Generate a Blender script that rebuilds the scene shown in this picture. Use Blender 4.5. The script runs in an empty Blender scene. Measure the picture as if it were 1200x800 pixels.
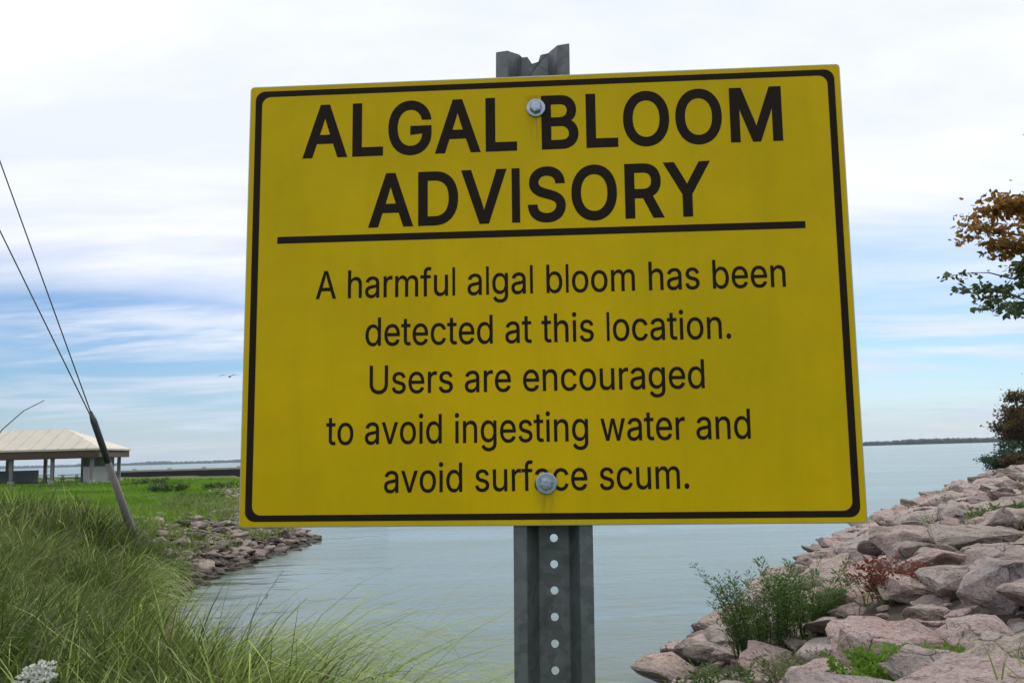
import bpy, bmesh, math, random, json
import numpy as np
import mathutils.geometry
from mathutils import Vector, Matrix, Euler

random.seed(7)
rng = np.random.default_rng(7)
sc = bpy.context.scene
COL = sc.collection

# ------------------------------------------------------------------ camera
EYE = Vector((0.0, 0.0, 3.2))                  # 1.7 m above the bank, 3.2 m above the water
upc = Vector((-0.0279, 0.9925, -0.1190)).normalized()     # world up seen from the camera
fwd = (Vector((0, 0, -1)) - Vector((0, 0, -1)).dot(upc) * upc).normalized()
rgt = fwd.cross(upc)
CAM = Matrix((rgt, fwd, upc))                  # columns: camera axes in the world
cam = bpy.data.cameras.new('camera')
cam.lens = 33.0
cam.sensor_width = 36.0
cam.clip_start = 0.05
cam.clip_end = 40000
camo = bpy.data.objects.new('camera', cam)
COL.objects.link(camo)
camo.matrix_world = Matrix.Translation(EYE) @ CAM.to_4x4()
sc.camera = camo


def at(px, py, Y):
    """a photo pixel (1200x800) at forward distance Y -> a point in the place"""
    d = CAM @ Vector(((px - 600) / 1100, (400 - py) / 1100, -1))
    return EYE + d * (Y / d.y)


# ------------------------------------------------------------------ sky and sun
SUN = Vector((0.35, 0.85, 0.85)).normalized()  # ahead, a little to the right, behind the cloud
w = bpy.data.worlds.new('World')
sc.world = w
w.use_nodes = True
nt = w.node_tree
nt.nodes.clear()


class N:
    """small node-tree writer"""
    def __init__(s, nt): s.nt = nt

    def __call__(s, typ, ins=None, **kw):
        n = s.nt.nodes.new(typ)
        for k, v in kw.items():
            setattr(n, k, v)
        for k, v in (ins or {}).items():
            if isinstance(v, bpy.types.NodeSocket):
                s.nt.links.new(v, n.inputs[k])
            else:
                n.inputs[k].default_value = v
        return n

    def math(s, op, a, b=0.0, clamp=False):
        n = s.nt.nodes.new('ShaderNodeMath'); n.operation = op; n.use_clamp = clamp
        for i, v in enumerate((a, b)):
            if isinstance(v, bpy.types.NodeSocket): s.nt.links.new(v, n.inputs[i])
            else: n.inputs[i].default_value = v
        return n.outputs[0]

    def ramp(s, fac, stops, interp='LINEAR'):
        n = s.nt.nodes.new('ShaderNodeValToRGB'); s.nt.links.new(fac, n.inputs[0])
        cr = n.color_ramp; cr.interpolation = interp
        while len(cr.elements) < len(stops): cr.elements.new(0.5)
        for e, (p, c) in zip(cr.elements, stops):
            e.position = p
            e.color = (c, c, c, 1) if not isinstance(c, tuple) else (*c, 1)
        return n.outputs[0]

    def mix(s, fac, a, b, mode='MIX'):
        n = s.nt.nodes.new('ShaderNodeMix'); n.data_type = 'RGBA'; n.blend_type = mode
        for i, v in ((0, fac), (6, a), (7, b)):
            if isinstance(v, bpy.types.NodeSocket): s.nt.links.new(v, n.inputs[i])
            else: n.inputs[i].default_value = v if i == 0 else (*v[:3], 1)
        return n.outputs[2]

    def noise(s, vec, scale, detail=4, rough=0.55, dist=0.0):
        n = s('ShaderNodeTexNoise', {'Scale': scale, 'Detail': detail, 'Roughness': rough, 'Distortion': dist})
        if vec is not None: s.nt.links.new(vec, n.inputs['Vector'])
        return n.outputs[0]


n = N(nt)
tc = n('ShaderNodeTexCoord')
sky = n('ShaderNodeTexSky', sky_type='NISHITA', sun_disc=False)
sky.sun_elevation = math.asin(SUN.z)
sky.sun_rotation = math.atan2(SUN.x, SUN.y)
sky.air_density = 1.0
sky.dust_density = 0.6
sky.ozone_density = 2.0
skyc = n.mix(1.0, sky.outputs[0], (0.70, 0.92, 1.20), 'MULTIPLY')
clear = n('ShaderNodeBackground', {'Color': skyc, 'Strength': 0.090})
sep = n('ShaderNodeSeparateXYZ', {0: tc.outputs['Generated']})
zz = n.math('MAXIMUM', sep.outputs[2], 0.0)
den = n.math('ADD', zz, 0.10)
u_ = n.math('DIVIDE', sep.outputs[0], den)
v_ = n.math('DIVIDE', sep.outputs[1], den)
cv = n('ShaderNodeCombineXYZ', {0: n.math('MULTIPLY', u_, 0.42), 1: v_, 2: 3.7}).outputs[0]
big = n.noise(cv, 0.6, 7, 0.58, 0.5)
streak = n.noise(cv, 1.5, 6, 0.58, 0.35)
# a solid cloud sheet overhead that breaks into streaks towards the horizon
sheet = n.math('ADD', zz, n.math('MULTIPLY', n.math('SUBTRACT', big, 0.5), 0.42))
sheet = n('ShaderNodeMapRange', {0: sheet, 1: 0.085, 2: 0.265}, interpolation_type='SMOOTHSTEP').outputs[0]
wisps = n('ShaderNodeMapRange', {0: streak, 1: 0.42, 2: 0.68}, interpolation_type='SMOOTHSTEP').outputs[0]
low = n('ShaderNodeMapRange', {0: zz, 1: 0.065, 2: 0.0}).outputs[0]
mask = n.math('MAXIMUM', sheet, n.math('MAXIMUM', n.math('MULTIPLY', wisps, 0.80), n.math('MULTIPLY', low, 0.70)))
shade = n.noise(cv, 1.3, 9, 0.62, 0.3)
lowc = n.mix(n.math('MULTIPLY', n('ShaderNodeMapRange', {0: zz, 1: 0.16, 2: 0.02}).outputs[0], 1.0),
             (1.0, 1.0, 1.02), (0.62, 0.68, 0.80))
ccol = n.mix(n('ShaderNodeMapRange', {0: shade, 1: 0.35, 2: 0.65}).outputs[0], (0.78, 0.83, 0.93), (1.0, 1.0, 1.0))
ccol = n.mix(1.0, ccol, lowc, 'MULTIPLY')
cloud = n('ShaderNodeBackground', {'Color': ccol, 'Strength': 1.12})
mx = n('ShaderNodeMixShader', {0: mask, 1: clear.outputs[0], 2: cloud.outputs[0]})
wo = n('ShaderNodeOutputWorld', {0: mx.outputs[0]})

sl = bpy.data.lights.new('sun', 'SUN')
sl.energy = 2.3
sl.angle = math.radians(6)
sl.color = (1.0, 0.95, 0.88)
so = bpy.data.objects.new('sun', sl)
COL.objects.link(so)
so.rotation_euler = (-SUN).to_track_quat('-Z', 'Y').to_euler()
so.location = SUN * 50

sc.view_settings.view_transform = 'Standard'
sc.view_settings.look = 'None'
sc.view_settings.exposure = 0.0
sc.view_settings.gamma = 1.0
sc.render.engine = 'CYCLES'
sc.cycles.use_denoising = True
sc.cycles.max_bounces = 6
sc.cycles.volume_bounces = 1
sc.cycles.transparent_max_bounces = 8


# ------------------------------------------------------------------ helpers
def link(o, parent=None, **props):
    COL.objects.link(o)
    if parent is not None:
        o.parent = parent
    for k, v in props.items():
        o[k] = v
    return o


def thing(name, label, cat, loc=(0, 0, 0), group=None, rot=None):
    o = bpy.data.objects.new(name, None)
    o.empty_display_size = 0.1
    link(o, None, label=label, category=cat)
    if group: o['group'] = group
    o.location = loc
    if rot: o.rotation_euler = rot
    return o


def mesh_np(name, V, F, mat=None, parent=None, tint=None, smooth=False, **props):
    """mesh from arrays: V (n,3); F a list of faces or an (m,k) array"""
    me = bpy.data.meshes.new(name)
    V = np.asarray(V, dtype=np.float32)
    if isinstance(F, np.ndarray):
        m, k = F.shape
        me.vertices.add(len(V)); me.vertices.foreach_set('co', V.ravel())
        me.loops.add(m * k); me.loops.foreach_set('vertex_index', F.astype(np.int32).ravel())
        me.polygons.add(m); me.polygons.foreach_set('loop_start', np.arange(0, m * k, k, dtype=np.int32))
        me.polygons.foreach_set('loop_total', np.full(m, k, dtype=np.int32))
        me.update(calc_edges=True)
        me.validate()
    else:
        me.from_pydata(V.tolist(), [], F)
    if tint is not None:
        a = me.attributes.new('tint', 'FLOAT', 'POINT')
        a.data.foreach_set('value', np.asarray(tint, dtype=np.float32))
    if smooth:
        me.polygons.foreach_set('use_smooth', np.ones(len(me.polygons), dtype=bool))
    if mat: me.materials.append(mat)
    return link(bpy.data.objects.new(name, me), parent, **props)


def obj(name, bm, mat, parent=None, smooth=False, **props):
    me = bpy.data.meshes.new(name)
    bmesh.ops.recalc_face_normals(bm, faces=bm.faces)
    bm.to_mesh(me); bm.free()
    if smooth:
        me.polygons.foreach_set('use_smooth', np.ones(len(me.polygons), dtype=bool))
    me.materials.append(mat)
    return link(bpy.data.objects.new(name, me), parent, **props)


def box(bm, lo, hi, M=None):
    r = bmesh.ops.create_cube(bm, size=1)
    c = [(a + b) / 2 for a, b in zip(lo, hi)]; s = [b - a for a, b in zip(lo, hi)]
    for v in r['verts']:
        p = Vector((c[i] + v.co[i] * s[i] for i in range(3)))
        v.co = M @ p if M else p
    return r['verts']


def tube(bm, pts, radii, sides=8, cap=True):
    rings = []
    pts = [Vector(p) for p in pts]
    ref = None
    for i, p in enumerate(pts):
        t = (pts[min(i + 1, len(pts) - 1)] - pts[max(i - 1, 0)]).normalized()
        if ref is None:
            ref = t.orthogonal().normalized()
        ref = (ref - t * ref.dot(t)).normalized()
        b = t.cross(ref)
        rings.append([bm.verts.new(p + (ref * math.cos(2 * math.pi * k / sides) + b * math.sin(2 * math.pi * k / sides)) * radii[i])
                      for k in range(sides)])
    for a, b in zip(rings, rings[1:]):
        for k in range(sides):
            bm.faces.new((a[k], a[(k + 1) % sides], b[(k + 1) % sides], b[k]))
    if cap and sides > 2:
        bm.faces.new(rings[0][::-1]); bm.faces.new(rings[-1])


def material(name):
    m = bpy.data.materials.new(name); m.use_nodes = True
    m.node_tree.nodes.clear()
    k = N(m.node_tree)
    b = k('ShaderNodeBsdfPrincipled')
    k('ShaderNodeOutputMaterial', {0: b.outputs[0]})
    return m, k, b


def setc(k, b, col=None, rough=None, bump=None, bdist=0.01, bstr=1.0, **kw):
    def put(sock, v):
        if isinstance(v, bpy.types.NodeSocket): k.nt.links.new(v, b.inputs[sock])
        else: b.inputs[sock].default_value = (*v, 1) if isinstance(v, tuple) and len(v) == 3 else v
    if col is not None: put('Base Color', col)
    if rough is not None: put('Roughness', rough)
    for s, v in kw.items(): put(s.replace('_', ' '), v)
    if bump is not None:
        bn = k('ShaderNodeBump', {'Height': bump, 'Distance': bdist, 'Strength': bstr})
        k.nt.links.new(bn.outputs[0], b.inputs['Normal'])


def value_noise(x, y, s, seed=0):
    x = np.asarray(x) / s; y = np.asarray(y) / s
    xi = np.floor(x).astype(np.int64); yi = np.floor(y).astype(np.int64)
    fx = x - xi; fy = y - yi
    fx = fx * fx * (3 - 2 * fx); fy = fy * fy * (3 - 2 * fy)

    def h(a, b):
        v = np.sin(a * 127.1 + b * 311.7 + seed * 74.7) * 43758.5453
        return v - np.floor(v)
    return (h(xi, yi) * (1 - fx) + h(xi + 1, yi) * fx) * (1 - fy) + (h(xi, yi + 1) * (1 - fx) + h(xi + 1, yi + 1) * fx) * fy


# ------------------------------------------------------------------ materials
M = {}
# earth and turf of the banks
m, k, b = material('bank_earth'); M['earth'] = m
g = k('ShaderNodeNewGeometry'); P = g.outputs['Position']
a1 = k.noise(P, 0.35, 5); a2 = k.noise(P, 6.0, 6, 0.7); a3 = k.noise(P, 38.0, 3, 0.6)
turf = k.mix(k.ramp(a2, [(0.3, 0.0), (0.7, 1.0)]), (0.035, 0.075, 0.008), (0.11, 0.18, 0.025))
turf = k.mix(k.ramp(k.noise(P, 0.5, 7, 0.7), [(0.50, 0.0), (0.62, 0.8)]), turf, (0.17, 0.14, 0.085))
soil = k.mix(a2, (0.035, 0.030, 0.024), (0.115, 0.098, 0.080))
sp = k('ShaderNodeSeparateXYZ', {0: P})
onr = k('ShaderNodeAttribute', attribute_name='turf').outputs['Fac']
lim = k.math('ADD', sp.outputs[2], k.math('MULTIPLY', k.math('SUBTRACT', a1, 0.5), 0.8))
hi = k('ShaderNodeMapRange', {0: lim, 1: 0.55, 2: 1.0}).outputs[0]
col = k.mix(k.math('MULTIPLY', hi, onr), soil, turf)
setc(k, b, col, 0.95, k.math('ADD', a2, k.math('MULTIPLY', a3, 0.5)), 0.06, 0.8, Specular_IOR_Level=0.1)

m, k, b = material('lake_water'); M['water'] = m
g = k('ShaderNodeNewGeometry'); P = g.outputs['Position']
mp = k('ShaderNodeMapping', {0: P, 'Scale': (0.55, 1.0, 1.0)}).outputs[0]
w1 = k.noise(mp, 0.9, 3, 0.5, 0.3); w2 = k.noise(mp, 5.0, 3, 0.5, 0.2)
w3 = k.noise(mp, 0.05, 3, 0.5)
w4 = k.noise(mp, 14.0, 2, 0.5); patch = k.ramp(k.noise(k('ShaderNodeMapping', {0: P, 'Scale': (0.03, 0.11, 1)}).outputs[0], 1.0, 4, 0.6), [(0.40, 0.25), (0.62, 1.0)])
hgt = k.math('ADD', k.math('MULTIPLY', w1, 1.0), k.math('MULTIPLY', patch, k.math('ADD', k.math('MULTIPLY', w2, 0.26), k.math('MULTIPLY', w4, 0.08))))
wc = k.mix(k.ramp(w3, [(0.35, 0.0), (0.65, 1.0)]), (0.055, 0.088, 0.050), (0.075, 0.110, 0.065))
setc(k, b, wc, k.math('ADD', 0.08, k.math('MULTIPLY', patch, 0.14)), hgt, 0.075, 0.85, IOR=1.333)

# galvanised steel
m, k, b = material('galvanised_steel'); M['steel'] = m
tcn = k('ShaderNodeTexCoord'); O = tcn.outputs['Object']
v = k('ShaderNodeTexVoronoi', {'Vector': O, 'Scale': 120.0}).outputs['Color']
s1 = k.noise(O, 22, 5, 0.6); s2 = k.noise(k('ShaderNodeMapping', {0: O, 'Scale': (60, 6, 60)}).outputs[0], 1.0, 4)
base = k.mix(s1, (0.085, 0.094, 0.100), (0.20, 0.21, 0.22))
vg_ = k('ShaderNodeRGBToBW', {0: v}).outputs[0]
base = k.mix(0.35, base, k.ramp(vg_, [(0.2, 0.25), (0.8, 0.7)]), 'OVERLAY')
base = k.mix(k.ramp(s2, [(0.58, 0.0), (0.75, 0.55)]), base, (0.07, 0.055, 0.042))
setc(k, b, base, k.ramp(s1, [(0.2, 0.42), (0.8, 0.68)]), s2, 0.0006, 0.6, Metallic=0.55)

m, k, b = material('zinc_bolt'); M['bolt'] = m
O = k('ShaderNodeTexCoord').outputs['Object']
setc(k, b, k.mix(k.noise(O, 300, 3), (0.22, 0.26, 0.33), (0.50, 0.56, 0.66)), 0.36, k.noise(O, 500, 2), 0.0003, 0.5, Metallic=0.8)

# yellow sign sheeting
m, k, b = material('yellow_sheeting'); M['yellow'] = m
O = k('ShaderNodeTexCoord').outputs['Object']
y1 = k.noise(O, 7, 4, 0.6); y2 = k.noise(O, 90, 5, 0.7)
yr = k.noise(k('ShaderNodeMapping', {0: O, 'Scale': (26, 2.6, 1)}).outputs[0], 1.0, 5, 0.65)
yc = k.mix(k.ramp(y1, [(0.3, 0.0), (0.7, 1.0)]), (0.600, 0.385, 0.0), (0.720, 0.470, 0.0))
y3 = k.noise(O, 230, 3, 0.8)
yc = k.mix(k.ramp(y3, [(0.66, 0.0), (0.72, 0.5)]), yc, (0.20, 0.15, 0.01))
y4 = k.noise(O, 3.2, 6, 0.7, 0.8)
yc = k.mix(k.ramp(y4, [(0.40, 0.0), (0.68, 0.55)]), yc, (0.45, 0.35, 0.0))
yc = k.mix(k.ramp(y2, [(0.42, 0.0), (0.66, 0.28)]), yc, (0.56, 0.47, 0.0))
yc = k.mix(k.ramp(yr, [(0.50, 0.0), (0.72, 0.30)]), yc, (0.44, 0.32, 0.0))
for bx_, by_ in ((-0.0115, 2.0534), (-0.0070, 1.6719)):       # grime that has run down from the bolts
    ox = k('ShaderNodeSeparateXYZ', {0: O})
    ax = k('ShaderNodeMapRange', {0: k.math('ABSOLUTE', k.math('SUBTRACT', ox.outputs[0], bx_)), 1: 0.014, 2: 0.003}).outputs[0]
    ay = k('ShaderNodeMapRange', {0: k.math('SUBTRACT', by_, ox.outputs[1]), 1: 0.060, 2: 0.004}).outputs[0]
    up0 = k.math('GREATER_THAN', by_ + 0.014, ox.outputs[1])
    st_ = k.ramp(k.noise(k('ShaderNodeMapping', {0: O, 'Scale': (420, 30, 1)}).outputs[0], 1.0, 3, 0.6), [(0.35, 0.15), (0.65, 1.0)])
    yc = k.mix(k.math('MULTIPLY', k.math('MULTIPLY', k.math('MULTIPLY', ax, ay), k.math('MULTIPLY', st_, up0)), 0.55), yc, (0.16, 0.11, 0.015))
setc(k, b, yc, k.ramp(y2, [(0.3, 0.40), (0.7, 0.6)]), y2, 0.0004, 0.35, Specular_IOR_Level=0.12)
m, k, b = material('aluminium_edge'); M['alu'] = m
O = k('ShaderNodeTexCoord').outputs['Object']
setc(k, b, k.mix(k.noise(O, 60, 4), (0.35, 0.36, 0.36), (0.55, 0.56, 0.55)), 0.45, Metallic=0.7)
m, k, b = material('black_print'); M['print'] = m
O = k('ShaderNodeTexCoord').outputs['Object']
setc(k, b, k.mix(k.noise(O, 40, 5, 0.7), (0.010, 0.006, 0.005), (0.022, 0.012, 0.008)), 0.65, Specular_IOR_Level=0.15)


def rock_mat(name, A, B, C, D):
    m, k, b = material(name)
    O = k('ShaderNodeTexCoord').outputs['Object']
    rnd = k('ShaderNodeObjectInfo').outputs['Random']
    t = k('ShaderNodeAttribute', attribute_name='tint').outputs['Fac']
    r = k.math('FRACT', k.math('ADD', rnd, t))
    off = k('ShaderNodeCombineXYZ', {0: k.math('MULTIPLY', r, 37.0), 1: k.math('MULTIPLY', r, 11.0), 2: 0.0}).outputs[0]
    V = k('ShaderNodeVectorMath', {0: O, 1: off}, operation='ADD').outputs[0]
    base = k.ramp(r, [(0.0, A), (0.32, B), (0.62, C), (0.85, D), (1.0, A)])
    n1 = k.noise(V, 2.6, 6, 0.62, 0.4); n2 = k.noise(V, 28, 5, 0.7); n3 = k.noise(V, 85, 2, 0.6)
    c = k.mix(k.ramp(n1, [(0.3, 0.0), (0.72, 1.0)]), base, (0.46, 0.39, 0.35))
    c = k.mix(0.75, c, k.ramp(n2, [(0.28, (0.38, 0.34, 0.32)), (0.48, (1.0, 0.96, 0.95)), (0.72, (1.55, 1.48, 1.46))]), 'MULTIPLY')
    c = k.mix(k.ramp(n3, [(0.60, 0.0), (0.70, 0.7)]), c, (0.06, 0.05, 0.05))
    st = k.noise(V, 1.1, 5, 0.65)
    c = k.mix(k.ramp(st, [(0.56, 0.0), (0.70, 0.55)]), c, (0.115, 0.10, 0.07))
    z = k('ShaderNodeSeparateXYZ', {0: k('ShaderNodeNewGeometry').outputs['Position']}).outputs[2]
    wet = k('ShaderNodeMapRange', {0: z, 1: 0.30, 2: 0.05}).outputs[0]          # splash line at the waterline
    c = k.mix(k.math('MULTIPLY', wet, 0.75), c, (0.035, 0.035, 0.028))
    crk = k('ShaderNodeTexVoronoi', {'Vector': k('ShaderNodeVectorMath', {0: V, 1: k('ShaderNodeVectorMath', {0: k('ShaderNodeTexNoise', {'Vector': V, 'Scale': 3.0, 'Detail': 4}).outputs['Color'], 1: (0.35, 0.35, 0.35)}, operation='MULTIPLY').outputs[0]}, operation='ADD').outputs[0], 'Scale': 2.6}, feature='DISTANCE_TO_EDGE').outputs['Distance']
    cm = k.ramp(k.noise(V, 1.7, 4, 0.6), [(0.50, 1.0), (0.60, 0.0)])
    cr_ = k.math('MAXIMUM', cm, k.ramp(crk, [(0.0, 0.0), (0.03, 1.0)]))
    c = k.mix(1.0, c, k.math('ADD', 0.5, k.math('MULTIPLY', cr_, 0.5)), 'MULTIPLY')
    lich = k.noise(V, 9.0, 7, 0.75)
    c = k.mix(k.ramp(lich, [(0.58, 0.0), (0.63, 0.6)]), c, (0.085, 0.075, 0.062))
    lic2 = k.noise(V, 5.3, 7, 0.75)
    c = k.mix(k.ramp(lic2, [(0.60, 0.0), (0.66, 0.45)]), c, (0.52, 0.48, 0.40))
    w3 = k('ShaderNodeTexWave', {'Vector': V, 'Scale': 1.6, 'Distortion': 6.0, 'Detail': 3.0}, bands_direction='Z').outputs['Fac']
    h = k.math('ADD', k.math('MULTIPLY', n1, 2.2), k.math('ADD', k.math('MULTIPLY', n2, 0.7), k.math('ADD', k.math('MULTIPLY', cr_, 0.6), k.math('MULTIPLY', w3, 0.35))))
    setc(k, b, c, 0.9, h, 0.07, 1.0, Specular_IOR_Level=0.2)
    return m


M['rock'] = rock_mat('pink_granite', (0.40, 0.275, 0.245), (0.47, 0.345, 0.315), (0.30, 0.235, 0.215), (0.42, 0.34, 0.27))
M['rock_brown'] = rock_mat('brown_stone', (0.17, 0.13, 0.105), (0.24, 0.19, 0.165), (0.12, 0.10, 0.08), (0.20, 0.175, 0.14))
M['rock_grey'] = rock_mat('grey_granite', (0.25, 0.225, 0.22), (0.34, 0.31, 0.305), (0.19, 0.17, 0.16), (0.31, 0.28, 0.235))
M['rock_tan'] = rock_mat('tan_limestone', (0.36, 0.31, 0.24), (0.40, 0.36, 0.28), (0.30, 0.26, 0.20), (0.34, 0.30, 0.24))


def leaf_mat(name, lo, hi, trans=0.35, rough=0.6):
    m, k, b = material(name)
    t = k('ShaderNodeAttribute', attribute_name='tint').outputs['Fac']
    c = k.mix(t, lo, hi)
    setc(k, b, c, rough)
    b.inputs['Specular IOR Level'].default_value = 0.12
    tr = k('ShaderNodeBsdfTranslucent', {'Color': c})
    mxs = k('ShaderNodeMixShader', {0: trans, 1: b.outputs[0], 2: tr.outputs[0]})
    out = [x for x in k.nt.nodes if x.type == 'OUTPUT_MATERIAL'][0]
    k.nt.links.new(mxs.outputs[0], out.inputs[0])
    return m


M['grass'] = leaf_mat('long_grass', (0.030, 0.062, 0.004), (0.42, 0.52, 0.15), 0.35)
M['lawn'] = leaf_mat('lawn_grass', (0.045, 0.13, 0.006), (0.20, 0.36, 0.03), 0.3)
M['straw'] = leaf_mat('dry_stalk', (0.14, 0.12, 0.07), (0.30, 0.24, 0.16), 0.2)
M['weed'] = leaf_mat('weed_leaves', (0.032, 0.068, 0.014), (0.17, 0.26, 0.075), 0.3)
M['sage'] = leaf_mat('pale_weed_leaves', (0.10, 0.13, 0.055), (0.24, 0.27, 0.13), 0.3)
M['vine'] = leaf_mat('bright_ground_leaves', (0.07, 0.15, 0.015), (0.20, 0.34, 0.05), 0.35)
M['rust'] = leaf_mat('rust_red_leaves', (0.12, 0.030, 0.018), (0.26, 0.090, 0.055), 0.3)
M['autumn'] = leaf_mat('autumn_leaves', (0.10, 0.060, 0.012), (0.38, 0.20, 0.05), 0.4)
M['dkleaf'] = leaf_mat('dark_green_leaves', (0.018, 0.042, 0.020), (0.060, 0.105, 0.050), 0.35)
M['limbleaf'] = leaf_mat('limb_green_leaves', (0.025, 0.055, 0.030), (0.15, 0.19, 0.07), 0.35)
M['farleaf'] = leaf_mat('far_tree_leaves', (0.030, 0.030, 0.010), (0.15, 0.095, 0.03), 0.3)
M['petal'] = leaf_mat('white_florets', (0.55, 0.57, 0.50), (0.80, 0.80, 0.74), 0.3)
m, k, b = material('far_woods'); M['farwood'] = m
P = k('ShaderNodeNewGeometry').outputs['Position']
setc(k, b, k.mix(k.noise(P, 0.08, 4), (0.010, 0.024, 0.016), (0.025, 0.045, 0.028)), 1.0)

m, k, b = material('bark'); M['bark'] = m
O = k('ShaderNodeTexCoord').outputs['Object']
bn = k.noise(k('ShaderNodeMapping', {0: O, 'Scale': (9, 9, 2)}).outputs[0], 1.0, 6, 0.7)
setc(k, b, k.mix(bn, (0.035, 0.026, 0.020), (0.13, 0.10, 0.08)), 0.95, bn, 0.03)
m, k, b = material('weathered_timber'); M['timber'] = m
O = k('ShaderNodeTexCoord').outputs['Object']
bn = k.noise(k('ShaderNodeMapping', {0: O, 'Scale': (14, 14, 1.2)}).outputs[0], 1.0, 6, 0.7)
setc(k, b, k.mix(bn, (0.10, 0.088, 0.078), (0.27, 0.24, 0.22)), 0.9, bn, 0.01)


def plain(name, a, b2, rough=0.8, scale=3.0, metal=0.0, bd=0.01):
    m, k, b = material(name)
    O = k('ShaderNodeTexCoord').outputs['Object']
    q = k.noise(O, scale, 6, 0.65)
    setc(k, b, k.mix(q, a, b2), rough, q, bd, 0.5, Metallic=metal)
    return m


M['roof'] = plain('cream_roof_sheet', (0.42, 0.39, 0.32), (0.62, 0.57, 0.47), 0.7, 0.9)
M['brown'] = plain('brown_timber', (0.045, 0.028, 0.018), (0.10, 0.065, 0.045), 0.8, 1.5)
M['grey'] = plain('grey_painted_post', (0.13, 0.13, 0.125), (0.21, 0.21, 0.20), 0.7, 2)
M['pale'] = plain('pale_blockwork', (0.24, 0.25, 0.25), (0.36, 0.36, 0.35), 0.85, 1.2)
M['concrete'] = plain('pier_concrete', (0.30, 0.27, 0.25), (0.46, 0.43, 0.40), 0.9, 0.6)
M['pier_shade'] = plain('pier_shade_black', (0.006, 0.006, 0.007), (0.018, 0.016, 0.016), 0.8, 1)  # near-black colour standing in for the shade under the pier deck
M['cable'] = plain('steel_cable', (0.10, 0.11, 0.13), (0.18, 0.19, 0.21), 0.6, 20, 0.4)
M['guard'] = plain('dark_guard_sleeve', (0.035, 0.045, 0.055), (0.07, 0.08, 0.095), 0.6, 4)
M['gull'] = plain('gull_feathers', (0.30, 0.32, 0.36), (0.55, 0.57, 0.60), 0.8, 8)

# ------------------------------------------------------------------ ground
SHORE = np.array([(-6400, 900), (-1200, 420), (-300, 230), (-120, 170), (-60, 148), (-36, 130), (-27, 105), (-18, 70), (-11.8, 47), (-9.4, 41.5),
                  (-8.3, 38), (-8.6, 33), (-9.0, 28), (-8.6, 23), (-6.6, 17.5), (-4.6, 12.8), (-3.0, 10.0), (-1.2, 8.6),
                  (0.4, 8.8), (1.45, 10.4), (2.0, 12.8), (2.9, 15.4), (5.4, 21), (9.8, 30), (16.5, 41), (32, 65),
                  (44, 84), (56, 103), (64, 112), (90, 150), (150, 240), (400, 420), (1500, 700), (6400, 1000),
                  (6400, -6400), (-6400, -6400)], float)


def sdist(x, y, full=False):
    """signed distance to the shoreline, positive on land"""
    x = np.asarray(x, float); y = np.asarray(y, float)
    best = np.full(x.shape, 1e18); inside = np.zeros(x.shape, bool)
    n_ = len(SHORE)
    for i in range(n_):
        x1, y1 = SHORE[i]; x2, y2 = SHORE[(i + 1) % n_]
        dx, dy = x2 - x1, y2 - y1
        if i < n_ - 3:
            t = np.clip(((x - x1) * dx + (y - y1) * dy) / (dx * dx + dy * dy), 0, 1)
            best = np.minimum(best, (x - x1 - t * dx) ** 2 + (y - y1 - t * dy) ** 2)
        c = ((y1 > y) != (y2 > y))
        if dy != 0:
            inside ^= c & (x < (x2 - x1) * (y - y1) / dy + x1)
    d = np.sqrt(best)
    return np.where(inside, d, -d)


def sm(a, b, x):
    t = np.clip((x - a) / (b - a), 0, 1)
    return t * t * (3 - 2 * t)


def height(x, y):
    x = np.asarray(x, float); y = np.asarray(y, float)
    d = sdist(x, y)
    right = sm(-1, 3, x)
    crest = 1.62 - 0.40 * sm(22, 40, y) * (1 - right) + 0.5 * sm(60, 95, y) * (1 - right) * sm(20, 50, -x)
    wdt = 3.4 + 1.0 * right
    up = crest * sm(-0.8, wdt, d) + 0.45 * sm(5, 25, d) * right
    dn = -3.0 * sm(0.6, 14, -d) - 0.02
    h = np.where(d > -0.8, up - 0.12 * (1 - sm(-0.8, 0.6, d)), dn - 0.1)
    nz = (value_noise(x, y, 2.3, 1) - 0.5) * 0.22 + (value_noise(x, y, 0.8, 2) - 0.5) * 0.08 + (value_noise(x, y, 9, 3) - 0.5) * 0.25
    return h + nz * sm(0, 2.5, d)


def hz(x, y):
    return float(height(np.array([x]), np.array([y]))[0])


def axis(lo, hi, step, far):
    core = list(np.arange(lo, hi + 1e-6, step))
    s = step; a = lo; left = []
    while a > -far:
        s *= 1.25; a -= s; left.append(max(a, -far))
    s = step; a = hi; right = []
    while a < far:
        s *= 1.25; a += s; right.append(min(a, far))
    return np.array(left[::-1] + core + right)


gx = axis(-26, 42, 0.38, 6400); gy = axis(-4, 78, 0.38, 6400)
X, Y = np.meshgrid(gx, gy)
Z = height(X.ravel(), Y.ravel())
nx, ny = len(gx), len(gy)
idx = np.arange(nx * ny).reshape(ny, nx)
F = np.stack([idx[:-1, :-1], idx[:-1, 1:], idx[1:, 1:], idx[1:, :-1]], -1).reshape(-1, 4)
ground = mesh_np('ground', np.stack([X.ravel(), Y.ravel(), Z], 1), F, M['earth'], smooth=True, kind='structure')
at_ = ground.data.attributes.new('turf', 'FLOAT', 'POINT')
at_.data.foreach_set('value', (1 - sm(0.2, 1.6, X.ravel()) * (1 - sm(6.5, 11, sdist(X.ravel(), Y.ravel())))).astype(np.float32))

wx = axis(-40, 60, 10, 6400)
X, Y = np.meshgrid(wx, wx)
nx = len(wx); idx = np.arange(nx * nx).reshape(nx, nx)
F = np.stack([idx[:-1, :-1], idx[:-1, 1:], idx[1:, 1:], idx[1:, :-1]], -1).reshape(-1, 4)
mesh_np('water', np.stack([X.ravel(), Y.ravel(), np.zeros(X.size)], 1), F, M['water'], smooth=True, kind='structure')


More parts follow.
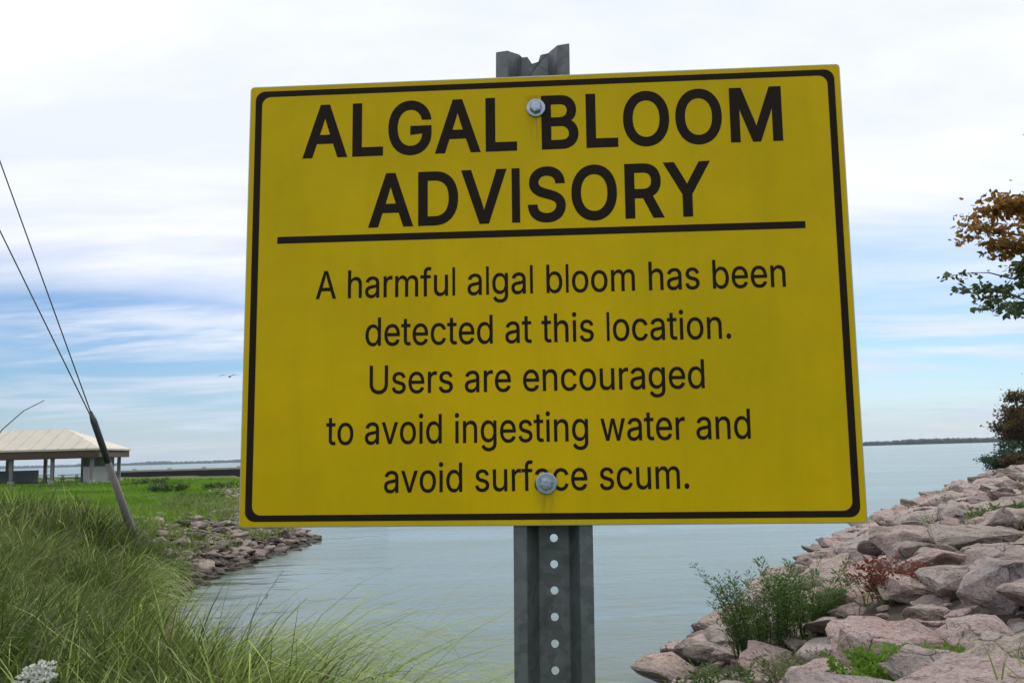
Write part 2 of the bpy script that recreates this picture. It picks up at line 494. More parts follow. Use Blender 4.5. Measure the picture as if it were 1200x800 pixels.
# far shore: low wooded land across the lake, nearer on the right
def blob_template(sub=1):
    bm = bmesh.new(); bmesh.ops.create_icosphere(bm, subdivisions=sub, radius=1)
    V = np.array([v.co[:] for v in bm.verts]); F = np.array([[v.index for v in f.verts] for f in bm.faces]); bm.free()
    return V, F


BV, BF = blob_template(1)
pts = []
for (x0, y0, x1, y1, cnt, hh) in ((560, 1900, 1700, 1500, 1700, 10.5), (-3400, 5200, 560, 1900 + 1800, 1500, 17), (-200, 4400, 600, 1900, 600, 11)):
    t = rng.random(cnt)
    dep = rng.random(cnt) * 60
    xx = x0 + (x1 - x0) * t + rng.normal(0, 3, cnt); yy = y0 + (y1 - y0) * t + dep
    s = hh * (0.55 + 0.45 * rng.random(cnt)) * (0.75 + 0.5 * value_noise(xx, yy, 90, 5))
    pts.append(np.stack([xx, yy, s], 1))
pts = np.concatenate(pts)
s = pts[:, 2][:, None, None]
Vv = BV[None] * np.concatenate([s * 0.8, s * 0.8, s * 0.55], 2) * (1 + 0.25 * (rng.random((len(pts), len(BV), 1)) - 0.5))
Vv[..., 0] += pts[:, 0][:, None]; Vv[..., 1] += pts[:, 1][:, None]; Vv[..., 2] += (pts[:, 2] * 0.42)[:, None]
Ff = BF[None] + (np.arange(len(pts)) * len(BV))[:, None, None]
mesh_np('far_treeline', Vv.reshape(-1, 3), Ff.reshape(-1, 3), M['farwood'], smooth=True, kind='stuff')

# ------------------------------------------------------------------ rocks
def rock_mesh(name, seed, shape=(1, 0.8, 0.45), fine=False, mat='rock'):
    r = random.Random(seed)
    bm = bmesh.new()
    npts = 20 if fine else 13
    for i in range(npts):
        v = Vector((r.gauss(0, 1), r.gauss(0, 1), r.gauss(0, 1))).normalized()
        q = 1.0 / max(abs(v.x), abs(v.y), abs(v.z)) ** 0.85
        v *= q * r.uniform(0.74, 1.0)
        bm.verts.new((v.x * shape[0] / 2, v.y * shape[1] / 2, v.z * shape[2] / 2))
    res = bmesh.ops.convex_hull(bm, input=bm.verts)
    bmesh.ops.delete(bm, geom=[g for g in res['geom_interior'] if isinstance(g, bmesh.types.BMVert)], context='VERTS')
    bmesh.ops.dissolve_limit(bm, angle_limit=0.20, verts=bm.verts, edges=bm.edges)
    bmesh.ops.bevel(bm, geom=bm.edges[:], offset=0.016 * max(shape) * (1 if fine else 0.8), segments=1, affect='EDGES', clamp_overlap=True)
    if fine:
        bmesh.ops.triangulate(bm, faces=bm.faces)
        bmesh.ops.subdivide_edges(bm, edges=[e for e in bm.edges if e.calc_length() > 0.10 * max(shape)], cuts=2, use_grid_fill=True)
        bmesh.ops.triangulate(bm, faces=bm.faces)
        bm.normal_update()
        P0 = np.array([v.co[:] for v in bm.verts])
        a = value_noise(P0[:, 0] + P0[:, 2] * 0.7, P0[:, 1] - P0[:, 2] * 0.6, 0.22, seed) - 0.5
        c = value_noise(P0[:, 0] + P0[:, 2], P0[:, 1] + P0[:, 2] * 0.8, 0.09, seed + 3) - 0.5
        for v, da, dc in zip(bm.verts, a, c):
            v.co += v.normal * float(round(da * 5) / 5 * 0.075 + dc * 0.045)
    bmesh.ops.triangulate(bm, faces=bm.faces)
    me = bpy.data.meshes.new(name)
    bmesh.ops.recalc_face_normals(bm, faces=bm.faces)
    bm.to_mesh(me); bm.free()
    me.materials.append(M[mat])
    return me


# big boulders that can be picked out on the near end of the right bank
BOULDERS = [  # px, py, distance, (w, d, h), yaw, tiltx, tilty, sink, mat, label
    (1135, 792, 6.9, (1.75, 1.2, 0.46), 8, 0.05, 0.0, 0.05, 'rock', 'broad flat pinkish slab filling the bottom right corner, below the leafy ground plants'),
    (1052, 712, 9.3, (1.30, 0.95, 0.55), -25, 0.30, 0.16, 0.05, 'rock', 'sloping pale pink boulder just above the bright green ground plants'),
    (1128, 678, 11.2, (1.00, 0.8, 0.5), 15, 0.1, -0.1, 0.05, 'rock_grey', 'light grey boulder right of the rusty red plant'),
    (1000, 668, 12.9, (1.15, 0.8, 0.62), -10, 0.2, 0.1, 0.05, 'rock', 'rounded pink boulder immediately right of the tall green weeds'),
    (1144, 636, 15.2, (1.9, 1.1, 0.40), 5, 0.04, 0.02, 0.0, 'rock_tan', 'long tan slab lying flat with a dark gap under its front edge'),
    (1066, 636, 16.6, (1.5, 1.0, 0.55), -12, 0.1, 0.05, 0.0, 'rock', 'blocky pink boulder left of the long tan slab, near the waterline'),
    (1186, 690, 10.2, (1.0, 0.9, 0.75), 35, 0.0, 0.1, 0.0, 'rock_grey', 'tall lavender grey boulder at the right edge, above the mossy weeds'),
    (930, 786, 9.1, (1.2, 0.8, 0.42), -18, 0.1, 0.12, 0.1, 'rock_grey', 'dark grey sloping stone at the foot of the bank, left of the ground plants'),
    (842, 797, 9.3, (0.42, 0.32, 0.36), 20, 0, 0, 0.0, 'rock_tan', 'small pale yellowish stone at the bottom between the two low weeds'),
    (782, 792, 10.6, (0.75, 0.55, 0.45), 0, 0.1, 0.1, 0.1, 'rock', 'pink stone lowest on the bank beside the water, nearest the sign post'),
    (905, 722, 11.0, (1.0, 0.7, 0.4), -15, 0.15, 0.1, 0.15, 'rock_tan', 'tan weedy stone at the base of the tall green weeds'),
    (985, 752, 9.2, (1.15, 0.75, 0.45), -28, 0.2, 0.15, 0.05, 'rock', 'low dusky pink stone between the dark grey stone and the pale pink boulder'),
    (1180, 752, 7.9, (1.1, 0.8, 0.45), 12, 0.1, 0.0, 0.0, 'rock_tan', 'brownish tan slab at the right edge directly behind the corner slab'),
    (812, 742, 12.2, (0.8, 0.6, 0.4), 10, 0.1, 0.1, 0.1, 'rock', 'brown pink stone at the water edge left of the tall green weeds'),
]
taken = []
for i, (px, py, D, dim, yaw, tx, ty, sink, mt, lab) in enumerate(BOULDERS):
    me = rock_mesh('boulder', 100 + i * 7, dim, True, mt)
    p = at(px, py, D)
    o = link(bpy.data.objects.new('boulder', me), None, label=lab, category='boulder', group='boulders on the right bank')
    z = hz(p.x, p.y)
    o.location = (p.x, p.y, max(z + dim[2] * 0.18 - sink, 0.0))
    o.rotation_euler = (tx, ty, math.radians(yaw))
    taken.append((p.x, p.y, 0.42 * (dim[0] + dim[1]) / 2))

VAR = {mt: [rock_mesh('rock', 500 + 13 * j + q * 200, (1, random.uniform(0.65, 0.95), random.uniform(0.34, 0.58)), True, mt)
            for j in range(9)] for q, mt in enumerate(('rock', 'rock_grey', 'rock_tan', 'rock_brown'))}
FLAT = {mt: [rock_mesh('small_rock', 1500 + 13 * j + q * 200, (1, random.uniform(0.65, 0.95), random.uniform(0.35, 0.6)), False, mt)
             for j in range(5)] for q, mt in enumerate(('rock', 'rock_grey', 'rock_tan', 'rock_brown'))}


def scatter(region, n_try, rmin, rmax, taken, seed, maxn=5000, mind=0.54):
    """dart throwing, the largest stones first"""
    rg = np.random.default_rng(seed)
    out = []
    cell = {}

    def near(x, y, r):
        cx, cy = int(x // 1.5), int(y // 1.5)
        for a in (-1, 0, 1):
            for b_ in (-1, 0, 1):
                for (qx, qy, qr) in cell.get((cx + a, cy + b_), ()):
                    if (qx - x) ** 2 + (qy - y) ** 2 < ((qr + r) * mind) ** 2 * 1.6: return True
        return False
    for t in taken: cell.setdefault((int(t[0] // 1.5), int(t[1] // 1.5)), []).append(t)
    XY = region(rg, n_try)
    rs = rmax + (rmin - rmax) * (np.arange(len(XY)) / len(XY)) ** 0.6
    for (x, y), r in zip(XY, rs):
        if not near(x, y, r):
            cell.setdefault((int(x // 1.5), int(y // 1.5)), []).append((x, y, r))
            out.append((x, y, r))
            if len(out) >= maxn: break
    return out


def reg_right(rg, n_):
    P_ = np.stack([rg.uniform(0.5, 62, n_ * 3), 6.5 + 98 * rg.random(n_ * 3) ** 1.7], 1)
    d = sdist(P_[:, 0], P_[:, 1])
    ok = (d > -0.35) & (d < 7.5) & (P_[:, 0] < 0.56 * P_[:, 1] + 1.5) & (P_[:, 0] > 0.5)
    return P_[ok]


def reg_left(rg, n_):
    P_ = np.stack([rg.uniform(-24, -5, n_ * 3), rg.uniform(22, 70, n_ * 3)], 1)
    d = sdist(P_[:, 0], P_[:, 1])
    ok = (d > -0.5) & (d < 2.6 + 1.5 * rg.random(len(d)))
    return P_[ok]


def lay(name, label, cat, spots, limit, mats, base, fill=()):
    root = thing(name, label, cat, base)
    R_ = random.Random(5)
    spots = sorted(spots, key=lambda s_: -s_[2] / math.hypot(s_[0], s_[1])) + list(fill)
    zs = height(np.array([s_[0] for s_ in spots]), np.array([s_[1] for s_ in spots]))
    VV, FF, TT, base_i = [], [], [], 0
    for i, ((x, y, r), z) in enumerate(zip(spots, zs)):
        mt = R_.choices(('rock', 'rock_grey', 'rock_tan', 'rock_brown'), mats)[0]
        me = R_.choice(VAR[mt] if i < limit else FLAT[mt])
        sc_ = Vector((2.15 * r * R_.uniform(0.9, 1.15), 2.15 * r * R_.uniform(0.9, 1.15), 1.55 * r * R_.uniform(0.8, 1.1)))
        rot = Euler((R_.gauss(0.08, 0.16), R_.gauss(-0.12, 0.16), R_.choice((0, 3.14)) + R_.gauss(0.5, 0.5)))
        loc = Vector((x, y, max(float(z), -0.12) + r * 0.12))
        if i < limit:
            o = link(bpy.data.objects.new('rock', me), root)
            o.location = loc - Vector(base); o.rotation_euler = rot; o.scale = sc_
        else:
            T = Matrix.LocRotScale(loc - Vector(base), rot, sc_)
            VV += [tuple(T @ v.co) for v in me.vertices]
            FF += [tuple(base_i + q for q in p.vertices) for p in me.polygons]
            TT += [R_.random()] * len(me.vertices); base_i += len(me.vertices)
    if FF:
        mesh_np('small_rocks', VV, FF, M['rock' if base[0] > 0 else 'rock_brown'], root, tint=TT, kind='stuff')
    return root


right_spots = scatter(reg_right, 16000, 0.15, 0.66, taken, 3)
left_spots = scatter(reg_left, 6000, 0.12, 0.36, [], 4)
right_fill = scatter(reg_right, 24000, 0.06, 0.13, taken + right_spots, 13, 4500, 0.45)
left_fill = scatter(reg_left, 9000, 0.06, 0.14, left_spots, 14, 2500, 0.45)
lay('rock_bank', 'long bank of pinkish grey riprap rocks sloping into the water along the right side', 'rock bank',
    right_spots, 300, (6, 2.4, 1.2, 1.2), (9, 28, 0), right_fill)
lay('rock_point', 'low dark rocky point below the grass left of the sign, jutting into the water', 'rock bank',
    left_spots, 260, (1.5, 2, 0.8, 5), (-9, 36, 0), left_fill)


# ------------------------------------------------------------------ grass and plants
def blades(root, h, width, lean_dir, lean, segs=4, curl=1.0, face=None):
    """curved tapering blades; arrays of N"""
    N_ = len(h)
    side = np.stack([-np.sin(lean_dir + (face if face is not None else 0)), np.cos(lean_dir + (face if face is not None else 0)), np.zeros(N_)], 1)
    dirv = np.stack([np.cos(lean_dir), np.sin(lean_dir), np.zeros(N_)], 1)
    V = []
    for i in range(segs + 1):
        t = i / segs
        ang = lean * t ** curl
        hz_ = h * np.sin(ang) * t * 0.9
        vz_ = h * t * np.cos(ang * 0.85)
        c = root + dirv * hz_[:, None] + np.array([0, 0, 1.0]) * vz_[:, None]
        w_ = width * (1 - t) ** 0.7 * 0.5
        if i < segs:
            V += [c - side * w_[:, None], c + side * w_[:, None]]
        else:
            V += [c]
    V = np.stack(V, 1)                       # N, 2*segs+1, 3
    nv = 2 * segs + 1
    T = []
    for i in range(segs - 1):
        a = 2 * i
        T += [(a, a + 1, a + 3), (a, a + 3, a + 2)]
    T += [(2 * segs - 2, 2 * segs - 1, 2 * segs)]
    F = np.array(T)[None] + (np.arange(N_) * nv)[:, None, None]
    return V.reshape(-1, 3), F.reshape(-1, 3), nv


# long grass on the near left bank: tussocks of coarse blades with dark gaps between them
def tussocks(n_t, per, seed):
    rg = np.random.default_rng(seed)
    cy = 3.0 + 23 * rg.random(n_t * 3) ** 1.35
    cx = -0.64 * cy - 0.2 + rg.random(n_t * 3) * (0.64 * cy + 1.0)
    d = sdist(cx, cy)
    edge = np.minimum(0.86 - 0.43 * cy, -0.50)
    ok = (d > 0.15) & (cx < edge + 0.5 * (value_noise(cx, cy, 1.3, 8) - 0.5))
    cx, cy = cx[ok][:n_t], cy[ok][:n_t]
    N_ = len(cx)
    th = 0.62 + 0.42 * rg.random(N_) + 0.25 * (value_noise(cx, cy, 2.5, 12) - 0.4)
    tl = rg.normal(0, 1, N_) * 0.8 + 0.1
    tt = np.clip(0.02 + 0.45 * value_noise(cx, cy, 1.6, 14) * rg.random(N_) + 0.08 * rg.normal(0, 1, N_), 0.0, 0.8)
    k_ = np.repeat(np.arange(N_), per); n_ = len(k_)
    a = rg.uniform(0, 6.283, n_); r = 0.13 * np.sqrt(rg.random(n_)) * (1 + 0.03 * cy[k_])
    xx = cx[k_] + r * np.cos(a); yy = cy[k_] + r * np.sin(a)
    h = th[k_] * (0.45 + 0.65 * rg.random(n_)) * (0.92 + 0.012 * cy[k_])
    out = rg.random(n_) < 0.6
    ld = np.where(out, a + rg.normal(0, 0.5, n_), tl[k_] + rg.normal(0, 0.7, n_))
    ln = np.where(rg.random(n_) < 0.3, 1.1 + 0.7 * rg.random(n_), 0.25 + 0.8 * rg.random(n_))
    wd = (0.009 + 0.013 * rg.random(n_)) * (1 + 0.06 * yy)
    V, F, nv = blades(np.stack([xx, yy, height(xx, yy) - 0.03], 1), h, wd, ld, ln, 5, 1.25, rg.uniform(-0.9, 0.9, n_))
    t = tt[k_] + 0.12 * rg.random(n_)
    t = np.where(rg.random(n_) < 0.14, 0.7 + 0.25 * rg.random(n_), t)
    dry = rg.random(n_) < 0.10
    return V, F, np.repeat(np.clip(t, 0, 1), nv), nv, dry


V, F, t, nv, dry = tussocks(1000, 48, 21)
Vb = V.reshape(-1, nv, 3); tb = t.reshape(-1, nv); f0 = F[:len(F) // len(Vb)]
for nm, sel, mt in (('long_grass', ~dry, 'grass'), ('dry_grass', dry, 'straw')):
    Vs = Vb[sel]; nF = F.reshape(len(Vb), -1, 3)[0]
    mesh_np(nm, Vs.reshape(-1, 3), (nF[None] + (np.arange(len(Vs)) * nv)[:, None, None]).reshape(-1, 3), M[mt], tint=tb[sel].ravel(), smooth=True, kind='stuff')

rg = np.random.default_rng(23)
cnt = 60000
yy = 9 + 17 * rg.random(cnt); xx = -11 + 9 * rg.random(cnt)
d = sdist(xx, yy); keep = (d > 0.0) & (d < 1.6)
xx, yy = xx[keep], yy[keep]; n_ = len(xx)
V, F, nv = blades(np.stack([xx, yy, height(xx, yy) - 0.02], 1), 0.35 + 0.5 * rg.random(n_), 0.014 + 0.012 * rg.random(n_), rg.normal(0.2, 1.0, n_),
                  0.4 + 0.9 * rg.random(n_), 4, 1.1, rg.uniform(-0.8, 0.8, n_))
mesh_np('shore_grass', V, F, M['grass'], tint=np.repeat(np.clip(0.25 * rg.random(n_) + 0.4 * (rg.random(n_) < 0.15), 0, 1), nv), smooth=True, kind='stuff')

# short lawn on the peninsula behind
cnt = 52000
rg = np.random.default_rng(31)
yy = 24 + 72 * rg.random(cnt) ** 1.3
xx = -0.57 * yy + rg.random(cnt) * 0.36 * yy
d = sdist(xx, yy)
keep = (d > 2.2) & (value_noise(xx, yy, 2.2, 33) > 0.22)
xx, yy = xx[keep], yy[keep]; n_ = len(xx)
V, F, nv = blades(np.stack([xx, yy, height(xx, yy) - 0.02], 1), (0.16 + 0.22 * value_noise(xx, yy, 3.0, 34)) * (0.8 + 0.5 * rg.random(n_)),
                  0.02 + 0.0009 * yy, rg.uniform(0, 6.28, n_), 0.3 + 0.7 * rg.random(n_), 2, 1.0, rg.uniform(0, 3, n_))
mesh_np('lawn_grass', V, F, M['lawn'], tint=np.repeat(np.clip(0.7 * value_noise(xx, yy, 4, 35) + 0.4 * rg.random(n_), 0, 1), nv), kind='stuff')


# taller tufts hanging over the rocks of the point
rg = np.random.default_rng(41)
cnt = 34000
yy = 22 + 30 * rg.random(cnt); xx = -24 + 18 * rg.random(cnt)
d = sdist(xx, yy)
keep = (d > 0.5) & (d < 5.5) & (value_noise(xx, yy, 1.3, 42) > 0.40)
xx, yy = xx[keep], yy[keep]; n_ = len(xx)
V, F, nv = blades(np.stack([xx, yy, height(xx, yy)], 1), 0.35 + 0.35 * rg.random(n_), 0.022 + 0.012 * rg.random(n_),
                  rg.uniform(0, 6.28, n_), 0.4 + 0.8 * rg.random(n_), 3, 1.0, rg.uniform(0, 3, n_))
mesh_np('bank_grass', V, F, M['grass'], tint=np.repeat(0.1 + 0.5 * rg.random(n_), nv), kind='stuff')


# grass and weeds between the rocks of the right bank
rg = np.random.default_rng(43)
cnt = 30000
yy = 6.5 + 34 * rg.random(cnt) ** 1.6; xx = 0.8 + 20 * rg.random(cnt)
d = sdist(xx, yy)
keep = (d > 0.8) & (d < 8) & (xx < 0.57 * yy + 1) & (value_noise(xx, yy, 1.4, 44) > 0.66)
xx, yy = xx[keep], yy[keep]; n_ = len(xx)
V, F, nv = blades(np.stack([xx, yy, height(xx, yy)], 1), 0.18 + 0.25 * rg.random(n_), 0.012 + 0.010 * rg.random(n_),
                  rg.uniform(0, 6.28, n_), 0.4 + 0.9 * rg.random(n_), 3, 1.0, rg.uniform(0, 3, n_))
mesh_np('crevice_grass', V, F, M['grass'], tint=np.repeat(0.1 + 0.6 * rg.random(n_), nv), kind='stuff')


def leaves_np(P_, D_, size, rg, aspect=0.45, flat=0.0):
    """folded four-vertex leaves at points P_ pointing along D_"""
    N_ = len(P_)
    D_ = D_ / np.linalg.norm(D_, axis=1, keepdims=True)
    r = rg.normal(0, 1, (N_, 3)); r[:, 2] *= (1 - flat)
    s_ = np.cross(D_, np.cross(D_, r) if flat == 0 else np.tile([0, 0, 1.0], (N_, 1)) + r * 0.5)
    s_ /= np.linalg.norm(s_, axis=1, keepdims=True) + 1e-9
    up = np.cross(s_, D_)
    L = size[:, None]
    a = P_; b_ = P_ + D_ * L
    m_ = P_ + D_ * L * 0.45
    l_ = m_ + s_ * L * aspect * 0.5 + up * L * 0.10
    r_ = m_ - s_ * L * aspect * 0.5 + up * L * 0.10
    V = np.stack([a, l_, b_, r_], 1).reshape(-1, 3)
    F = np.array([[0, 1, 2], [0, 2, 3]])[None] + (np.arange(N_) * 4)[:, None, None]
    return V, F.reshape(-1, 3)


def plant(name, label, cat, px, D, stems, h, rad, leaf, per, mat, lean=0.5, aspect=0.4, seed=1, dx=0.0, thick=0.006, group=None, wx=1.0):
    rg = np.random.default_rng(seed)
    p = at(px, 600, D); z = max(hz(p.x, p.y), 0.05)
    root = thing(name, label, cat, (p.x, p.y, z), group)
    bm = bmesh.new(); PP, DD = [], []
    for i in range(stems):
        a = rg.uniform(0, 6.283); rr = rad * math.sqrt(rg.random()) * 0.55
        b0 = np.array([math.cos(a) * rr * wx, math.sin(a) * rr, -0.05])
        hh = h * rg.uniform(0.38, 1.0) * (1 - 0.35 * (rr / rad) ** 2)
        ld = np.array([math.cos(a) * wx, math.sin(a), 0]) * lean * rg.uniform(0.3, 1.1) * hh + np.array([dx * hh, 0, 0])
        pts_ = [b0 + ld * t ** 1.7 + np.array([0, 0, hh * (t - 0.12 * t * t)]) + rg.normal(0, 0.008, 3) * t for t in np.linspace(0, 1, 6)]
        tube(bm, pts_, [thick * (1.15 - t) for t in np.linspace(0, 1, 6)], 3, False)
        k_ = int(per * hh / h)
        ts = rg.uniform(0.12, 1.0, k_) ** 0.8
        q = np.array([np.array([np.interp(t, np.linspace(0, 1, 6), [pp[j] for pp in pts_]) for j in range(3)]) for t in ts])
        az = rg.uniform(0, 6.283, k_)
        dv = np.stack([np.cos(az), np.sin(az), rg.uniform(0.1, 1.2, k_)], 1)
        off = rg.random((k_, 1)) * leaf * 1.1
        PP.append(q + dv / np.linalg.norm(dv, axis=1, keepdims=True) * off); DD.append(dv)
    obj('stem', bm, M['straw' if mat in ('sage', 'rust') else mat], root)
    PP = np.concatenate(PP); DD = np.concatenate(DD)
    V, F = leaves_np(PP, DD, leaf * rg.uniform(0.6, 1.25, len(PP)), rg, aspect)
    tt = np.clip(0.5 * rg.random(len(PP)) + 0.5 * value_noise(PP[:, 0] + 5, PP[:, 2] + PP[:, 1], 0.22, seed), 0, 1)
    mesh_np('foliage', V, F, M[mat], root, tint=np.repeat(tt, 4))
    return root


plant('weed_clump', 'tall dark green leafy weeds growing out of the rocks beside the water', 'plant', 884, 12.6, 84, 1.55, 0.66, 0.062, 120, 'weed', 0.34, 0.24, 1, -0.05)
plant('weed_clump', 'bushy green weeds joined to the right side of the tall weeds, against the pink boulder', 'plant', 936, 12.7, 54, 1.15, 0.60, 0.07, 95, 'weed', 0.4, 0.3, 2)
plant('weed_clump', 'dark trailing weeds at the bottom of the bank, left of the yellowish stone', 'plant', 822, 10.6, 44, 0.72, 0.62, 0.07, 75, 'weed', 0.6, 0.35, 3)
plant('sage_weed', 'pale yellow green weeds in front of the tall dark weeds', 'plant', 925, 10.6, 40, 0.50, 0.62, 0.055, 60, 'sage', 0.55, 0.35, 4)
plant('sage_weed', 'dry pale weeds low among the brown stones near the water edge', 'plant', 838, 11.8, 16, 0.34, 0.45, 0.05, 40, 'sage', 0.6, 0.35, 5)
plant('ground_plant', 'patch of bright green ground plants in front of the pale pink boulder', 'plant', 1060, 7.9, 130, 0.30, 0.82, 0.055, 50, 'vine', 0.9, 0.55, 6, wx=1.3)
plant('ground_plant', 'small bright green tuft at the lower left end of the ground plant patch', 'plant', 1022, 7.5, 16, 0.20, 0.24, 0.055, 34, 'vine', 0.8, 0.5, 16)
plant('ground_plant', 'upper right end of the bright ground plants, running up between the boulders', 'plant', 1102, 8.5, 36, 0.22, 0.42, 0.05, 40, 'vine', 0.8, 0.5, 26, wx=1.2)
plant('mossy_weed', 'low mossy weeds between the grey boulder and the ground plants', 'plant', 1130, 9.2, 30, 0.16, 0.60, 0.045, 30, 'sage', 1.0, 0.45, 7, wx=1.4)
plant('rust_plant', 'small rusty red plant in a gap between pink boulders', 'plant', 1046, 12.2, 50, 0.62, 0.45, 0.07, 45, 'rust', 0.7, 0.4, 8, wx=1.3)
plant('ground_plant', 'dark green low shrub on the upper part of the right bank', 'plant', 1168, 18.6, 30, 0.42, 0.62, 0.09, 34, 'weed', 0.7, 0.5, 9, wx=1.5)
plant('ground_plant', 'tiny green clump of leaves high on the right bank by the water', 'plant', 1118, 24.0, 16, 0.25, 0.5, 0.08, 26, 'weed', 0.7, 0.5, 10, wx=1.5)

# long bent stalks reaching over the water from the grass
bm = bmesh.new()
rg = np.random.default_rng(77)


def stalk(name, label, p0, p1, arch, r0=0.0028, seed_head=0, blade_leaves=0, mat='straw', group=None, seed=0):
    r = random.Random(seed)
    root = thing(name, label, 'grass stalk', p0, group)
    p0 = Vector(p0); p1 = Vector(p1)
    ctrl = p0.lerp(p1, 0.45) + Vector((0, 0, arch))
    pts_ = []
    for i in range(13):
        t = i / 12
        pts_.append((p0 * (1 - t) ** 2 + ctrl * 2 * t * (1 - t) + p1 * t * t) - p0)
    b_ = bmesh.new()
    tube(b_, pts_, [r0 * (1.1 - 0.75 * i / 12) for i in range(13)], 5)
    obj('stem', b_, M[mat], root, True)
    if seed_head:
        b_ = bmesh.new()
        for q in range(16):
            c = pts_[12].lerp(pts_[9], r.random())
            dd = Vector((r.gauss(0, 1), r.gauss(0, 1), r.gauss(0, 0.6))).normalized() * r.uniform(0.006, 0.016)
            tube(b_, [c, c + dd * 0.6, c + dd + Vector((0, 0, -0.006))], [0.0006, 0.0022, 0.0004], 4)
        obj('seed_head', b_, M['straw'], root)
    return root


R_ = random.Random(11)
ENDS = [((-1.25, 4.3), (482, 786), 4.3, 0.42, 'thin brown grass stalk arching lowest over the water towards the sign post'),
        ((-1.35, 4.6), (430, 752), 4.5, 0.35, 'dark grass stalk bent over the water above the lowest stalk'),
        ((-1.6, 4.9), (360, 700), 4.8, 0.30, 'long grass stalk pointing right at the middle of the grass edge'),
        ((-1.75, 5.1), (332, 668), 5.0, 0.25, 'highest grass stalk leaning over the water below the rocky point'),
        ((-1.45, 4.4), (402, 790), 4.2, 0.25, 'short green stalk at the bottom of the grass, left of the brown arching one'),
        ((-1.55, 4.7), (318, 735), 4.6, 0.22, 'green stalk arching out midway down the grass edge')]
for i, ((x, y), (px, py), D, arch, lab) in enumerate(ENDS):
    stalk('grass_stalk', lab, (x, y, hz(x, y)), at(px, py, D), arch, 0.0026, i in (0, 3), 0, 'straw' if i in (0, 1, 3) else 'grass', 'stalks over the water', i)
stalk('reed_stalk', 'tall thin reed bending into view above the shelter roof at the left edge', (-2.15, 2.9, hz(-2.15, 2.9)), at(52, 469, 2.9), 0.95, 0.0035, 0, 0, 'straw', None, 50)

# many more loose arching blades along the grass edge
cnt = 3000
yy = 3.4 + 19 * rg.random(cnt) ** 1.7; xx = np.minimum(0.80 - 0.43 * yy, -0.55) + 0.35 - 0.8 * rg.random(cnt)
ok = sdist(xx, yy) > 0.1
xx, yy = xx[ok], yy[ok]; n_ = len(xx)
V, F, nv = blades(np.stack([xx, yy, height(xx, yy)], 1), 0.65 + 1.0 * rg.random(n_), 0.010 + 0.0010 * yy, rg.normal(-0.1, 0.5, n_),
                  1.0 + 0.85 * rg.random(n_), 6, 1.2, rg.uniform(-0.6, 0.6, n_))
mesh_np('edge_grass', V, F, M['grass'], tint=np.repeat(0.35 + 0.65 * rg.random(n_), nv), smooth=True, kind='stuff')

# white flower head in the bottom left corner
c = at(42, 793, 3.0)
gz = hz(c.x - 0.05, c.y + 0.02)
fl = thing('wild_flower', 'flat white umbel flower in the grass at the bottom left corner', 'flower', (c.x - 0.05, c.y + 0.02, gz))
b_ = bmesh.new()
top = c - Vector((c.x - 0.05, c.y + 0.02, gz))
neck = top - Vector((0, -0.055, 0.055))
tube(b_, [(0, 0, -0.03), neck * 0.5 + Vector((0.01, 0, 0)), neck], [0.004, 0.0035, 0.003], 6)
obj('stem', b_, M['weed'], fl, True)
b_ = bmesh.new(); PP, DD = [], []
R_ = random.Random(3)
for i in range(26):
    a = i * 2.399; r = 0.058 * math.sqrt((i + 0.5) / 26)
    e = top + Matrix.Rotation(math.radians(48), 3, 'X') @ Vector((r * math.cos(a), r * math.sin(a), -2.5 * r * r + R_.uniform(-0.003, 0.003)))
    tube(b_, [neck, neck.lerp(e, 0.6) + Vector((0, 0, -0.004)), e], [0.001, 0.0008, 0.0007], 3)
    for j in range(26):
        q = e + Vector((R_.gauss(0, 0.0055), R_.gauss(0, 0.0055), R_.uniform(0, 0.004)))
        PP.append(q); DD.append((R_.gauss(0, 1), R_.gauss(0, 1), R_.gauss(0.2, 1)))
obj('ray', b_, M['weed'], fl)
V, F = leaves_np(np.array([p[:] for p in PP]), np.array(DD), np.full(len(PP), 0.0100), rg, 0.9)
mesh_np('floret', V, F, M['petal'], fl, tint=np.repeat(rg.random(len(PP)), 4))


# ------------------------------------------------------------------ trees
def limb(bm, p0, p1, r0, r1, rnd, wob=0.06, segs=6):
    p0 = Vector(p0); p1 = Vector(p1); L = (p1 - p0).length
    pts_ = [p0.lerp(p1, i / segs) + Vector((rnd.gauss(0, 1), rnd.gauss(0, 1), rnd.gauss(0, 1))) * wob * L * (0 if i in (0,) else 1) * 0.5 for i in range(segs + 1)]
    tube(bm, pts_, [r0 + (r1 - r0) * i / segs for i in range(segs + 1)], 6)
    return pts_


def crown_leaves(tips, n_, spread, size, rg, droop=0.2, aspect=0.6):
    tips = np.asarray(tips)
    i = rg.integers(0, len(tips), n_)
    P_ = tips[i] + rg.normal(0, 1, (n_, 3)) * np.asarray(spread)
    D_ = rg.normal(0, 1, (n_, 3)); D_[:, 2] = D_[:, 2] * 0.5 - droop
    return P_, D_, size * rg.uniform(0.6, 1.3, n_)


